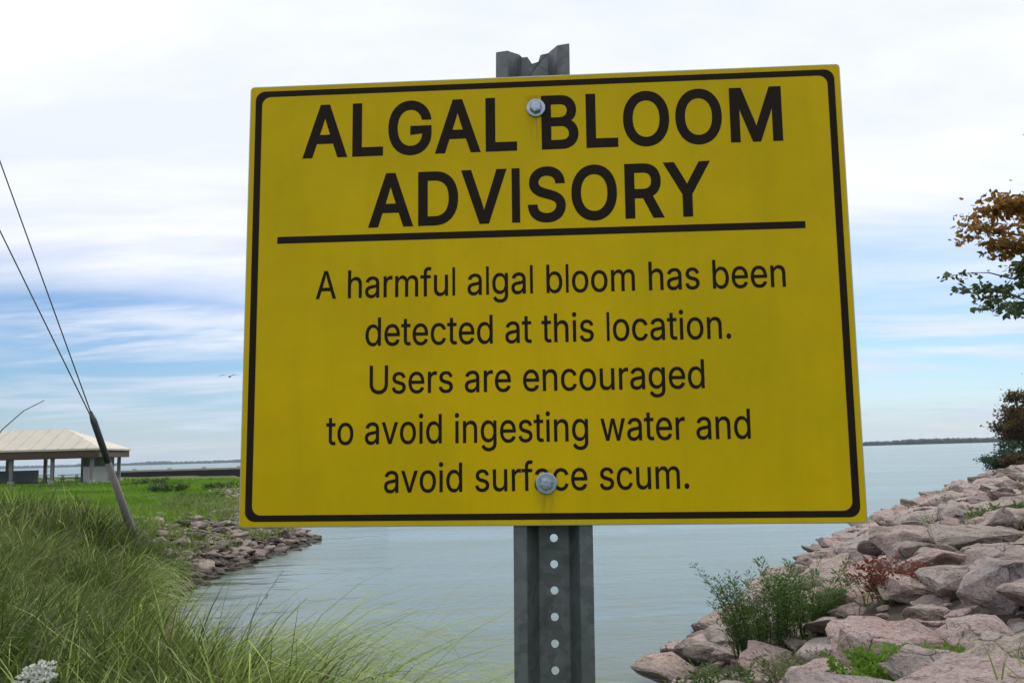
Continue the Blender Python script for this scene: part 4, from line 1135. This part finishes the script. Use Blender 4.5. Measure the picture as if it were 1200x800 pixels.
GLYPHS = json.loads('''{".":[276,[[108,-4,95,-4,83,-4,72,0,63,9,54,18,50,28,50,41,50,54,54,65,63,73,72,82,83,87,95,87,108,87,119,82,128,73,137,65,141,54,141,41,141,28,137,18,128,9,119,0]]],"A":[568,[[39,0,16,0,78,170,140,339,201,509,226,509,251,509,276,509,338,339,401,170,463,0,440,0,418,0,395,0,359,101,323,202,287,302,281,321,273,344,264,372,255,400,245,435,232,478,236,478,241,478,245,478,233,435,222,399,213,371,204,343,196,320,191,302,155,202,120,101,85,0,62,0],[197,142,110,142,110,161,110,180,110,199,197,199,283,199,370,199,370,180,370,161,370,142,283,142]]],"B":[544,[[122,0,60,0,60,170,60,339,60,509,120,509,181,509,241,509,276,509,306,503,329,491,352,479,369,462,381,442,392,422,398,399,398,374,398,352,394,334,387,320,379,306,369,294,356,286,344,277,330,271,315,267,315,265,315,264,315,262,331,261,347,255,363,245,379,235,392,221,402,203,413,185,418,163,418,136,418,111,412,87,400,67,388,46,370,30,344,18,319,6,287,0,247,0,184,0],[125,115,125,57,165,57,205,57,245,57,284,57,313,65,330,80,347,95,355,114,355,137,355,154,351,170,342,184,334,198,321,209,306,218,290,227,271,231,248,231,207,231,166,231,125,231,125,173],[125,341,125,285,162,285,200,285,238,285,257,285,273,289,288,296,303,303,315,313,323,326,332,339,336,355,336,372,336,395,328,414,313,429,297,444,273,452,240,452,202,452,163,452,125,452,125,396]]],"D":[590,[[271,0,219,0,178,0,137,0,96,0,96,19,96,38,96,57,136,57,175,57,215,57,256,57,291,65,318,81,345,97,366,119,379,149,392,179,399,214,399,255,399,296,392,331,379,361,366,390,346,412,320,428,293,444,260,452,221,452,178,452,136,452,93,452,93,471,93,490,93,509,137,509,181,509,225,509,275,509,317,499,353,478,388,458,415,429,433,391,452,353,462,308,462,255,462,202,452,157,433,119,414,81,387,51,351,31,314,10],[103,509,125,509,125,339,125,170,125,0,103,0,82,0,60,0,60,170,60,339,60,509,82,509]]],"G":[608,[[309,-7,269,-7,223,-7,184,4,149,25,115,46,88,77,69,116,50,155,40,201,40,254,40,308,50,354,69,393,88,432,115,462,149,484,183,505,221,516,265,516,292,516,317,512,340,504,364,496,385,484,403,469,422,454,437,437,449,416,461,396,470,373,474,349,452,349,430,349,408,349,403,365,396,380,387,393,379,406,368,417,356,427,344,436,330,444,315,448,300,453,283,456,265,456,235,456,208,448,183,432,159,417,139,394,125,364,111,334,103,297,103,254,103,211,111,175,125,145,140,115,159,92,184,76,209,61,237,53,269,53,297,53,323,59,345,71,367,83,384,101,396,123,409,146,415,172,415,202,421,201,428,200,434,199,384,199,333,199,283,199,283,218,283,237,283,256,348,256,413,256,478,256,478,237,478,219,478,200,478,158,469,122,451,91,433,60,408,36,377,19,345,2]]],"I":[260,[[60,0,60,0,60,0,60,509,60,509,60,509,108,509,108,509,108,509,108,0,108,0,108,0]]],"L":[481,[[160,0,60,0,60,170,60,339,60,509,82,509,103,509,125,509,125,358,125,208,125,57,203,57,282,57,361,57,361,38,361,19,361,0,261,0]]],"M":[716,[[81,0,60,0,60,170,60,339,60,509,91,509,121,509,152,509,193,402,235,294,277,187,280,180,284,170,287,159,291,148,295,136,299,123,303,110,307,97,311,84,315,71,319,59,322,49,317,49,312,49,307,49,310,59,314,70,318,83,322,95,326,108,330,121,334,134,338,147,342,158,346,170,349,179,352,187,394,294,435,402,476,509,507,509,537,509,568,509,568,339,568,170,568,0,547,0,525,0,504,0,504,97,504,194,504,291,504,302,504,314,504,327,505,340,505,354,505,369,505,383,506,398,506,413,506,428,507,443,507,457,509,457,511,457,513,457,508,441,503,426,498,409,492,393,487,378,482,363,477,348,472,334,467,322,463,309,459,299,456,291,418,194,380,97,342,0,323,0,305,0,286,0,248,97,209,194,170,291,167,299,163,309,159,321,155,333,150,346,145,361,140,376,135,391,129,408,124,424,118,441,112,457,114,457,117,457,119,457,119,444,120,431,120,416,120,401,121,387,121,372,121,357,121,342,122,328,122,315,122,302,122,291,122,194,122,97,122,0,101,0]]],"O":[621,[[311,-7,267,-7,223,-7,184,4,150,25,116,46,90,76,70,115,50,154,40,201,40,254,40,308,50,354,70,393,90,432,116,462,150,484,184,505,223,516,267,516,311,516,350,505,384,484,418,462,444,432,464,393,483,354,493,308,493,254,493,201,483,154,464,115,444,76,418,46,384,25,350,4],[236,53,267,53,297,53,325,61,349,76,374,91,394,114,408,144,423,174,430,211,430,254,430,298,423,335,408,365,394,395,374,417,349,433,325,448,297,456,267,456,236,456,209,448,184,433,159,417,140,394,125,364,111,334,103,297,103,254,103,211,111,174,125,144,140,114,159,92,184,76,209,61]]],"R":[537,[[82,0,60,0,60,170,60,339,60,509,119,509,177,509,236,509,275,509,307,502,333,489,359,475,378,457,390,433,403,410,409,382,409,352,409,321,403,295,390,271,378,248,359,230,333,217,307,204,275,198,236,198,189,198,143,198,96,198,96,217,96,236,96,255,142,255,188,255,234,255,260,255,281,259,298,267,314,275,326,286,334,300,341,315,345,332,345,352,345,372,341,390,334,405,326,420,314,431,298,440,281,448,259,452,233,452,197,452,161,452,125,452,125,301,125,151,125,0,103,0],[378,0,353,0,312,76,271,153,230,229,254,229,279,229,303,229,344,153,386,76,428,0,403,0]]],"S":[535,[[263,-9,224,-9,187,-9,155,-3,128,9,100,21,79,38,64,60,49,82,40,107,38,137,60,137,82,137,104,137,106,117,112,101,123,88,134,75,149,65,166,59,184,52,203,49,224,49,247,49,268,53,286,60,304,68,319,78,329,92,340,105,346,121,346,139,346,155,341,169,332,179,323,189,311,198,296,205,281,211,264,217,245,222,224,228,204,234,184,239,142,251,109,268,86,289,63,311,52,339,52,372,52,401,60,426,75,448,90,469,111,486,138,498,164,510,194,516,227,516,261,516,290,510,316,498,342,486,362,469,377,449,392,428,400,404,401,378,380,378,358,378,337,378,335,403,323,423,302,437,281,451,256,459,225,459,203,459,184,455,167,448,151,441,138,431,129,418,120,406,115,391,115,376,115,358,120,344,131,334,142,323,154,314,169,308,184,302,199,297,212,293,230,289,247,284,264,279,279,275,295,270,312,264,328,257,344,248,359,238,373,227,385,214,395,198,404,181,408,162,408,139,408,111,401,86,386,64,372,41,351,24,323,11,296,-2]]],"U":[605,[[299,-8,259,-8,219,-8,184,0,154,15,124,31,101,53,85,80,68,107,60,138,60,173,60,285,60,397,60,509,81,509,103,509,124,509,124,399,124,288,124,178,124,154,130,132,141,113,152,94,167,79,187,68,207,57,231,52,259,52,287,52,311,57,331,68,351,79,366,94,377,113,387,132,393,154,393,178,393,288,393,399,393,509,414,509,436,509,457,509,457,397,457,285,457,173,457,138,449,107,433,80,416,53,393,31,363,15,334,0]]],"V":[568,[[229,0,204,0,141,170,79,339,16,509,39,509,62,509,84,509,120,408,156,307,192,206,198,189,206,166,215,137,224,109,235,73,248,31,243,31,239,31,235,31,247,74,258,110,267,138,276,166,284,189,290,206,325,307,360,408,395,509,417,509,440,509,463,509,401,339,340,170,278,0,253,0]]],"Y":[560,[[225,0,203,0,203,69,203,139,203,208,141,308,79,409,16,509,41,509,66,509,91,509,125,454,159,399,192,344,203,326,213,309,222,292,231,275,240,255,250,230,241,230,232,230,224,230,233,255,242,276,251,293,260,310,270,327,280,344,314,399,347,454,381,509,406,509,430,509,455,509,393,409,330,308,268,208,268,139,268,69,268,0,247,0]]],"a":[477,[[182,-9,160,-9,136,-9,114,-4,94,5,75,14,59,27,48,45,36,62,30,83,30,108,30,130,35,147,43,161,52,175,63,185,78,193,92,201,108,207,125,211,143,215,160,218,178,220,201,223,219,225,234,227,248,228,258,231,265,235,272,239,276,245,276,255,276,255,276,256,276,257,276,272,273,286,267,297,261,308,252,316,240,322,228,328,213,331,196,331,178,331,162,328,149,322,136,317,126,309,118,301,110,292,104,283,100,274,80,280,61,285,41,291,50,314,62,332,79,346,95,360,113,369,133,375,153,381,173,384,194,384,208,384,223,383,239,379,255,376,271,370,286,360,301,351,313,338,322,320,332,303,337,280,337,251,337,168,337,84,337,0,317,0,297,0,277,0,277,17,277,35,277,52,275,52,274,52,272,52,268,43,261,34,252,25,243,15,230,7,215,1,200,-5],[155,45,170,45,193,45,212,50,228,59,243,68,255,79,263,93,271,107,276,122,276,138,276,155,276,173,276,190,273,187,268,184,259,182,251,180,242,178,231,176,221,174,210,172,200,171,190,170,182,169,175,168,161,166,147,163,134,159,121,154,111,148,103,139,96,131,92,119,92,105,92,92,95,81,102,72,109,63,118,57,130,52,142,48]]],"b":[512,[[261,-8,229,-8,206,-8,187,-4,172,4,158,12,146,21,138,31,129,42,123,51,118,59,116,59,114,59,112,59,112,39,112,20,112,0,92,0,72,0,53,0,53,170,53,339,53,509,73,509,93,509,114,509,114,446,114,382,114,319,115,319,117,319,118,319,123,327,129,336,137,346,145,356,157,365,171,373,186,381,205,384,229,384,261,384,289,376,313,361,337,345,356,322,370,293,383,263,390,229,390,189,390,149,383,114,370,84,356,55,337,32,313,16,289,0],[197,47,220,47,244,47,263,53,279,66,295,78,308,95,316,117,324,138,328,162,328,189,328,216,324,240,316,261,308,282,296,299,280,311,264,324,244,330,220,330,197,330,177,324,161,312,145,300,133,284,125,263,117,242,113,217,113,189,113,161,117,136,125,115,133,94,146,77,162,65,178,53]]],"c":[484,[[226,-8,207,-8,173,-8,143,0,117,16,91,33,71,56,56,85,41,114,34,149,34,187,34,227,41,262,56,291,71,321,91,343,117,360,143,376,173,384,207,384,226,384,243,382,260,377,276,372,292,365,305,356,319,347,330,335,340,322,350,309,357,294,362,277,342,272,322,267,303,262,300,272,296,281,290,289,285,297,278,305,270,311,262,317,253,322,242,325,232,328,220,330,207,330,182,330,161,323,145,310,129,297,116,280,108,258,100,237,96,213,96,187,96,162,100,139,108,117,116,96,129,79,145,66,161,53,182,46,207,46,220,46,232,48,243,52,253,55,263,60,271,66,279,72,286,80,292,89,297,97,301,107,304,117,324,112,343,107,363,102,358,85,351,70,341,56,332,43,320,31,306,21,293,12,277,4,261,-1,244,-6]]],"d":[512,[[219,-8,195,-8,164,-8,136,0,111,16,87,32,68,55,55,84,41,114,34,149,34,189,34,229,41,263,55,293,69,322,88,345,112,361,136,376,164,384,196,384,219,384,238,381,253,373,268,365,279,356,287,346,296,336,302,327,306,319,308,319,309,319,311,319,311,382,311,446,311,509,331,509,351,509,372,509,372,339,372,170,372,0,352,0,332,0,313,0,313,20,313,39,313,59,311,59,309,59,307,59,302,51,295,42,287,31,278,21,267,12,252,4,238,-4],[181,47,205,47,227,47,247,53,263,65,279,77,291,94,299,115,308,136,312,161,312,189,312,217,308,242,300,263,292,284,279,300,263,312,247,324,228,330,205,330,181,330,161,324,145,311,129,299,116,282,108,261,100,240,96,216,96,189,96,162,100,138,109,117,117,95,129,78,145,66,161,53]]],"e":[492,[[238,-8,212,-8,175,-8,143,0,117,16,90,33,70,56,56,85,41,114,34,148,34,187,34,226,41,260,55,290,69,319,89,343,115,359,141,376,171,384,205,384,226,384,246,381,266,374,285,367,303,356,319,341,335,326,348,306,357,282,366,258,371,228,371,194,371,186,371,178,371,169,272,169,174,169,75,169,75,187,75,204,75,221,163,221,250,221,338,221,329,215,319,208,310,202,310,227,306,249,298,269,290,288,278,303,263,314,247,325,228,330,205,330,182,330,163,325,146,313,130,302,118,288,109,270,100,251,96,232,96,211,96,200,96,189,96,178,96,150,101,126,110,106,120,87,134,72,151,61,168,51,189,46,212,46,228,46,241,48,254,53,266,57,277,64,285,73,294,82,301,93,306,105,325,101,345,96,365,91,359,71,349,54,335,39,321,24,303,13,283,4,262,-4]]],"f":[342,[[154,379,228,379,228,362,228,344,228,327,154,327,80,327,6,327,6,344,6,362,6,379,80,379],[101,0,81,0,81,144,81,288,81,432,81,453,86,471,96,486,106,500,119,511,135,519,152,526,169,530,187,530,201,530,213,529,222,527,232,525,238,523,243,521,238,503,233,486,227,468,224,470,220,471,215,472,210,473,203,474,195,474,176,474,163,469,154,460,146,451,142,437,142,419,142,279,142,140,142,0,121,0]]],"g":[513,[[238,-151,207,-151,179,-151,155,-147,134,-140,113,-132,96,-123,82,-110,69,-98,58,-84,51,-69,67,-60,84,-50,101,-41,107,-49,113,-57,122,-66,130,-75,141,-82,154,-88,168,-94,186,-97,207,-97,238,-97,263,-90,282,-75,302,-60,311,-37,311,-6,311,19,311,44,311,68,310,68,308,68,306,68,301,60,295,51,287,41,278,32,267,23,252,16,238,8,219,5,195,5,164,5,137,12,113,27,88,41,69,62,55,90,41,118,34,152,34,191,34,230,41,264,55,293,69,322,88,345,112,361,137,376,165,384,196,384,220,384,239,381,253,373,268,365,280,356,288,346,297,336,303,327,308,319,309,319,311,319,313,319,313,339,313,359,313,379,333,379,353,379,372,379,372,250,372,121,372,-9,372,-42,365,-69,350,-90,335,-111,316,-126,291,-136,266,-146],[181,59,205,59,228,59,248,64,264,75,280,86,292,101,300,121,308,141,312,165,312,193,312,220,308,243,300,264,292,284,280,301,264,312,248,324,228,330,205,330,181,330,161,324,145,312,129,299,117,283,109,262,100,242,96,219,96,193,96,166,100,143,109,123,117,103,129,87,145,76,162,65]]],"h":[498,[[114,249,114,227,114,151,114,76,114,0,93,0,73,0,53,0,53,170,53,339,53,509,73,509,93,509,114,509,114,435,114,361,114,287,110,287,106,287,102,287,114,322,131,347,152,362,174,377,199,384,227,384,253,384,276,379,295,369,315,358,330,342,341,321,352,299,357,273,357,240,357,160,357,80,357,0,337,0,316,0,296,0,296,78,296,157,296,235,296,265,288,288,273,304,258,321,237,329,210,329,192,329,175,325,161,317,146,309,135,298,126,283,118,267]]],"i":[255,[[73,0,53,0,53,126,53,253,53,379,73,379,93,379,114,379,114,253,114,126,114,0,93,0],[95,443,84,443,72,443,62,447,54,455,45,462,41,472,41,483,41,494,45,504,54,512,62,520,72,524,84,524,95,524,106,520,114,512,122,504,126,494,126,483,126,472,122,462,114,455,106,447]]],"l":[240,[[53,0,53,0,53,0,53,509,53,509,53,509,103,509,103,509,103,509,103,0,103,0,103,0]]],"m":[698,[[73,0,53,0,53,126,53,253,53,379,72,379,92,379,112,379,112,351,112,323,112,295,111,295,109,295,108,295,113,316,121,332,132,346,144,359,157,369,172,376,187,383,203,386,219,386,247,386,270,378,287,361,305,344,316,322,321,295,318,295,315,295,312,295,317,313,325,329,337,343,349,357,364,367,381,375,398,382,416,386,437,386,459,386,479,381,497,372,515,362,530,348,541,328,551,309,557,285,557,255,557,170,557,85,557,0,536,0,516,0,496,0,496,85,496,169,496,254,496,281,488,301,473,313,457,325,439,330,419,330,402,330,387,327,374,320,362,313,352,303,345,290,339,278,335,263,335,247,335,165,335,82,335,0,315,0,295,0,274,0,274,87,274,173,274,260,274,281,267,298,253,311,239,324,221,330,199,330,185,330,171,327,158,320,144,313,134,303,126,289,118,276,114,258,114,238,114,159,114,79,114,0,93,0]]],"n":[498,[[114,249,114,227,114,151,114,76,114,0,93,0,73,0,53,0,53,126,53,253,53,379,72,379,92,379,112,379,112,349,112,318,112,287,109,287,106,287,102,287,114,322,131,347,152,362,174,377,199,384,227,384,253,384,276,379,295,369,314,358,330,342,341,321,352,299,357,273,357,240,357,160,357,80,357,0,337,0,316,0,296,0,296,78,296,157,296,235,296,265,288,288,273,304,258,321,237,329,210,329,192,329,175,325,161,317,146,309,135,298,126,283,118,267]]],"o":[503,[[242,-8,207,-8,173,-8,143,0,117,16,91,33,71,56,56,85,41,114,34,149,34,187,34,227,41,262,56,291,71,321,91,343,117,360,143,376,173,384,207,384,242,384,273,376,299,360,325,343,345,321,359,291,374,262,381,227,381,187,381,149,374,114,359,85,345,56,325,33,299,16,273,0],[182,46,207,46,233,46,254,53,270,66,287,79,299,96,307,117,315,139,319,162,319,187,319,213,315,236,307,258,299,280,287,297,270,310,254,323,233,330,207,330,182,330,161,323,145,310,129,297,116,280,108,258,100,237,96,213,96,187,96,162,100,139,108,117,116,96,129,79,145,66,161,53]]],"r":[347,[[73,0,53,0,53,126,53,253,53,379,72,379,92,379,112,379,112,360,112,340,112,321,113,321,114,321,115,321,122,340,135,355,152,367,170,379,190,385,213,385,218,385,223,385,229,384,235,384,240,384,243,384,243,363,243,343,243,322,242,323,237,323,230,324,223,325,215,326,207,326,189,326,173,322,159,315,145,307,134,297,126,284,118,270,114,255,114,237,114,158,114,79,114,0,93,0]]],"s":[453,[[211,-8,182,-8,156,-8,133,-4,112,3,92,11,75,23,62,38,49,53,40,72,36,94,55,98,74,102,94,107,99,86,109,70,124,60,139,50,158,45,181,45,208,45,229,51,244,62,260,74,268,87,268,103,268,116,263,127,254,136,245,144,231,151,212,155,191,160,170,165,149,170,115,178,89,191,72,208,55,225,47,247,47,274,47,296,53,315,65,332,77,348,94,361,115,370,136,380,160,384,187,384,213,384,235,380,254,372,272,365,287,353,299,339,310,325,319,309,324,290,305,286,287,281,268,277,263,292,255,304,243,316,230,327,212,333,187,333,165,333,146,327,131,317,116,306,109,293,109,277,109,263,114,252,124,243,134,235,150,228,172,223,191,218,210,214,229,209,264,201,290,188,306,171,323,154,331,133,331,107,331,84,325,64,312,47,300,30,282,16,260,6,237,-3]]],"t":[315,[[138,379,204,379,204,362,204,344,204,327,138,327,72,327,6,327,6,344,6,362,6,379,72,379],[65,345,65,471,85,471,106,471,126,471,126,347,126,222,126,98,126,81,129,69,136,61,143,54,154,50,170,50,174,50,179,50,185,51,191,52,197,53,202,54,206,36,209,19,213,2,207,0,200,-2,192,-3,184,-4,176,-4,168,-4,136,-4,110,4,92,21,74,38,65,62,65,93,65,219]]],"u":[498,[[211,-5,182,-5,157,-5,134,0,115,11,95,21,80,37,69,59,58,80,53,107,53,139,53,219,53,299,53,379,73,379,93,379,114,379,114,301,114,222,114,144,114,114,121,91,137,75,152,58,173,50,200,50,218,50,235,54,249,62,264,70,275,81,283,97,292,112,296,131,296,153,296,228,296,304,296,379,316,379,337,379,357,379,357,253,357,126,357,0,337,0,318,0,298,0,298,31,298,61,298,92,301,92,304,92,307,92,295,57,279,32,257,17,235,2]]],"v":[477,[[184,0,163,0,114,126,66,253,17,379,40,379,62,379,84,379,111,305,138,230,165,155,174,132,181,110,187,87,193,64,199,42,206,21,198,21,191,21,184,21,191,42,197,64,203,87,209,110,216,132,224,155,251,230,278,305,305,379,327,379,349,379,371,379,323,253,275,126,226,0,205,0]]],"w":[655,[[158,0,138,0,99,126,61,253,23,379,44,379,66,379,87,379,103,324,118,269,133,214,140,191,147,165,154,137,161,108,168,76,175,41,172,41,168,41,165,41,172,75,179,106,186,135,193,163,199,190,206,214,221,269,237,324,252,379,273,379,295,379,316,379,332,324,347,269,362,214,368,190,375,164,382,136,388,107,395,76,402,41,399,41,395,41,391,41,399,75,406,107,413,135,420,164,427,190,434,214,449,269,465,324,480,379,502,379,523,379,545,379,506,253,468,126,429,0,409,0,389,0,368,0,352,57,335,114,319,172,314,189,309,207,305,225,300,243,295,261,291,280,286,299,281,318,277,338,281,338,286,338,291,338,286,319,281,299,277,280,272,261,267,243,263,225,258,206,253,189,248,172,231,114,215,57,199,0,178,0]]]}''')


def lettering(text, x0, x1, ya, yb, cap, off):
    """one printed line: outlines filled as a flat mesh; x0..x1 in sign metres, baseline ya -> yb"""
    pen = 0; xs = []; items = []
    for ch in text:
        if ch == ' ': pen += 205 if cap < 0.04 else 190; continue
        adv, spl = GLYPHS[ch]
        lo = min(min(s_[2::6]) for s_ in spl); hi = max(max(s_[2::6]) for s_ in spl)
        items.append((pen, spl)); xs += [pen + lo, pen + hi]
        pen += adv - 88 + (26 if cap > 0.04 else 0)
    lo, hi = min(xs), max(xs)
    sx = (x1 - x0 - 2 * off) / (hi - lo); sy = (cap - 2 * off) / 509
    loops = []
    for pn, spl in items:
        polys = []
        for s_ in spl:
            n_ = len(s_) // 6; pl = []
            for i in range(n_):
                a_ = s_[i * 6:i * 6 + 6]; c_ = s_[(i + 1) % n_ * 6:(i + 1) % n_ * 6 + 6]
                P0, P1, P2, P3 = (a_[2], a_[3]), (a_[4], a_[5]), (c_[0], c_[1]), (c_[2], c_[3])
                ln = math.hypot(P3[0] - P0[0], P3[1] - P0[1])
                flat = all(abs((P3[0] - P0[0]) * (q[1] - P0[1]) - (P3[1] - P0[1]) * (q[0] - P0[0])) <= ln * 1.2 for q in (P1, P2))
                for t_ in ([0] if flat else [0, .2, .4, .6, .8]):
                    u = 1 - t_
                    pl.append(tuple(u ** 3 * P0[m_] + 3 * u * u * t_ * P1[m_] + 3 * u * t_ * t_ * P2[m_] + t_ ** 3 * P3[m_] for m_ in (0, 1)))
            pl = [((pn + x - lo) * sx, y * sy) for x, y in pl]
            cl_ = [p_ for i, p_ in enumerate(pl) if math.hypot(p_[0] - pl[i - 1][0], p_[1] - pl[i - 1][1]) > 2e-5]
            polys.append(cl_)
        area = [sum(p_[i - 1][0] * p_[i][1] - p_[i][0] * p_[i - 1][1] for i in range(len(p_))) / 2 for p_ in polys]
        sgn = 1 if max(area, key=abs) > 0 else -1
        for p_ in polys:
            n_ = len(p_); q_ = []
            for i in range(n_):
                ax, ay = p_[i][0] - p_[i - 1][0], p_[i][1] - p_[i - 1][1]; bx, by = p_[(i + 1) % n_][0] - p_[i][0], p_[(i + 1) % n_][1] - p_[i][1]
                la, lb = math.hypot(ax, ay), math.hypot(bx, by)
                n1 = (ay / la, -ax / la); n2 = (by / lb, -bx / lb)
                mx_, my_ = n1[0] + n2[0], n1[1] + n2[1]; mm = max(mx_ * mx_ + my_ * my_, 0.9)
                q_.append((p_[i][0] + sgn * off * 2 * mx_ / mm, p_[i][1] + sgn * off * 2 * my_ / mm))
            loops.append(q_)
    vs, es = [], []
    for q_ in loops:
        s0 = len(vs); vs += [Vector(p_) for p_ in q_]; es += [(s0 + i, s0 + (i + 1) % len(q_)) for i in range(len(q_))]
    ov, _, of, *_r = __import__('mathutils').geometry.delaunay_2d_cdt(vs, es, [], 0, 1e-7)
    fs = []
    for f_ in of:
        c_ = sum((ov[i] for i in f_), Vector((0, 0))) / 3; wn = 0
        for q_ in loops:
            for i in range(len(q_)):
                (xa_, ya_), (xb_, yb_) = q_[i - 1], q_[i]
                if (ya_ > c_.y) != (yb_ > c_.y) and c_.x < (xb_ - xa_) * (c_.y - ya_) / (yb_ - ya_) + xa_:
                    wn += 1 if yb_ > ya_ else -1
        if wn: fs.append(tuple(f_))
    V_ = [(x0 + off + v.x - O_.x, off + v.y + ya + (yb - ya) * v.x / (x1 - x0) - O_.y, 0.00022 - O_.z) for v in ov]
    return mesh_np('lettering', V_, fs, M['print'], sg)


lettering('ALGAL BLOOM', -0.2468, 0.2448, 0.1483, 0.1496, 0.0575, 0.0019)
lettering('ADVISORY', -0.1768, 0.1698, 0.0724, 0.0743, 0.0570, 0.0019)
lettering('A harmful algal bloom has been', -0.2307, 0.2400, -0.0005, 0.0005, 0.0290, 0.00022)
lettering('detected at this location.', -0.1790, 0.1847, -0.0497, -0.0497, 0.0290, 0.00022)
lettering('Users are encouraged', -0.1744, 0.1572, -0.0980, -0.0980, 0.0285, 0.00022)
lettering('to avoid ingesting water and', -0.2178, 0.1993, -0.1482, -0.1475, 0.0290, 0.00022)
lettering('avoid surface scum.', -0.1590, 0.1388, -0.1958, -0.1945, 0.0285, 0.00022)

# post: perforated flanged channel, its flanges against the panel
PITCH = 0.0254
def px_c(y): return 0.0067 - (y + 0.232) * 0.0285 if y > -0.232 else 0.0067 + (y + 0.232) * 0.006
prof = [(-0.0385, -0.0046), (-0.0265, -0.0046), (-0.0160, -0.0300), (0.0160, -0.0300), (0.0265, -0.0046), (0.0385, -0.0046)]
b_ = bmesh.new()
ytop = 0.2275; nrow = int((ytop - BASE) / PITCH)
rows = [ytop - i * PITCH for i in range(nrow + 1)]
vg = [[b_.verts.new((px_c(y) + x, y, z)) for x, z in prof] for y in rows]
for i in range(nrow):
    for j in (0, 1, 3, 4):
        b_.faces.new((vg[i][j], vg[i + 1][j], vg[i + 1][j + 1], vg[i][j + 1]))
    # web cell with a round hole
    yc_ = (rows[i] + rows[i + 1]) / 2; cx = px_c(yc_)
    A_, B_, C_, D_ = vg[i][3], vg[i][2], vg[i + 1][2], vg[i + 1][3]
    cir = [b_.verts.new((cx + 0.0040 * math.cos(math.radians(45 + 30 * q)), yc_ + 0.0040 * math.sin(math.radians(45 + 30 * q)), -0.0300)) for q in range(12)]
    cs = [A_, B_, C_, D_]
    for q in range(4):
        s3 = [cir[(3 * q + t_) % 12] for t_ in range(4)]
        b_.faces.new([cs[q], s3[0], s3[1], s3[2], s3[3], cs[(q + 1) % 4]][::-1])
# torn, hammered top edge
tops = [(-0.0385, 0.2575, -0.0046), (-0.0265, 0.2590, -0.0046), (-0.0160, 0.2660, -0.0300), (0.0160, 0.2660, -0.0300), (0.0265, 0.2625, -0.0046), (0.0385, 0.2640, -0.0046)]
tv_ = [b_.verts.new((px_c(y) + x + 0.0012, y, z)) for x, y, z in tops]
for j in (0, 1, 3, 4): b_.faces.new((vg[0][j], vg[0][j + 1], tv_[j + 1], tv_[j]))
mids = [(-0.011, 0.2620), (-0.0055, 0.2625), (-0.001, 0.2545), (0.006, 0.2565), (0.0085, 0.2640)]
mv = [b_.verts.new((px_c(y) + x, y, -0.0295)) for x, y in mids]
b_.faces.new([vg[0][2], vg[0][3], tv_[3]] + mv[::-1] + [tv_[2]])
po = sgo('post', b_, M['steel'])
mo = po.modifiers.new('thickness', 'SOLIDIFY'); mo.thickness = 0.0032; mo.offset = 0.0
mo2 = po.modifiers.new('edge', 'BEVEL'); mo2.width = 0.0005; mo2.segments = 1; mo2.limit_method = 'ANGLE'


def bolt(x, y, r, tone):
    b_ = bmesh.new()
    rs = [(r, 0.0003), (r, 0.0016), (r * 0.93, 0.0020), (r * 0.62, 0.0020)]
    prev = None
    for rr_, zz_ in rs:
        cur = [b_.verts.new((x + rr_ * math.cos(q * math.pi / 12), y + rr_ * math.sin(q * math.pi / 12), zz_)) for q in range(24)]
        if prev:
            for q in range(24): b_.faces.new((prev[q], prev[(q + 1) % 24], cur[(q + 1) % 24], cur[q]))
        prev = cur
    b_.faces.new(prev)
    for v in b_.verts: v.co -= Vector((x, y, 0))
    w__ = None
    h_ = bmesh.new()                                         # hexagonal head with a domed top and the stud end behind
    hex_ = [(1.0, 0.0021), (1.0, 0.0058), (0.86, 0.0068), (0.45, 0.0071)]
    prev = None
    for f, zz_ in hex_:
        cur = [h_.verts.new((f * r * 0.66 * math.cos(q * math.pi / 3 + 0.3), f * r * 0.66 * math.sin(q * math.pi / 3 + 0.3), zz_)) for q in range(6)]
        if prev:
            for q in range(6): h_.faces.new((prev[q], prev[(q + 1) % 6], cur[(q + 1) % 6], cur[q]))
        prev = cur
    h_.faces.new(prev)
    tube(h_, [(0, 0, -0.042), (0, 0, 0.0021)], [0.0035, 0.0035], 10)
    tube(h_, [(0, 0, -0.0385), (0, 0, -0.0325)], [0.0065, 0.0065], 6)
    o = obj('bolt', h_, M['bolt'], sg); o.location = Vector((x, y, 0)) - O_
    obj('washer', b_, M['bolt'], o)
    return o


bolt(-0.0035, 0.1934, 0.0096, 0)
bolt(0.0010, -0.1881, 0.0105, 1)

# ------------------------------------------------------------------ haze over the lake
m = bpy.data.materials.new('lake_haze'); m.use_nodes = True; m.node_tree.nodes.clear()
k = N(m.node_tree)
pv = k('ShaderNodeVolumePrincipled', {'Color': (0.74, 0.86, 1.0, 1), 'Density': 0.00007, 'Anisotropy': 0.3})
out = k('ShaderNodeOutputMaterial'); m.node_tree.links.new(pv.outputs[0], out.inputs['Volume'])
b_ = bmesh.new(); box(b_, (-6700, -6700, -6.0), (6700, 6700, 30))
obj('haze', b_, m, None, False, kind='stuff')
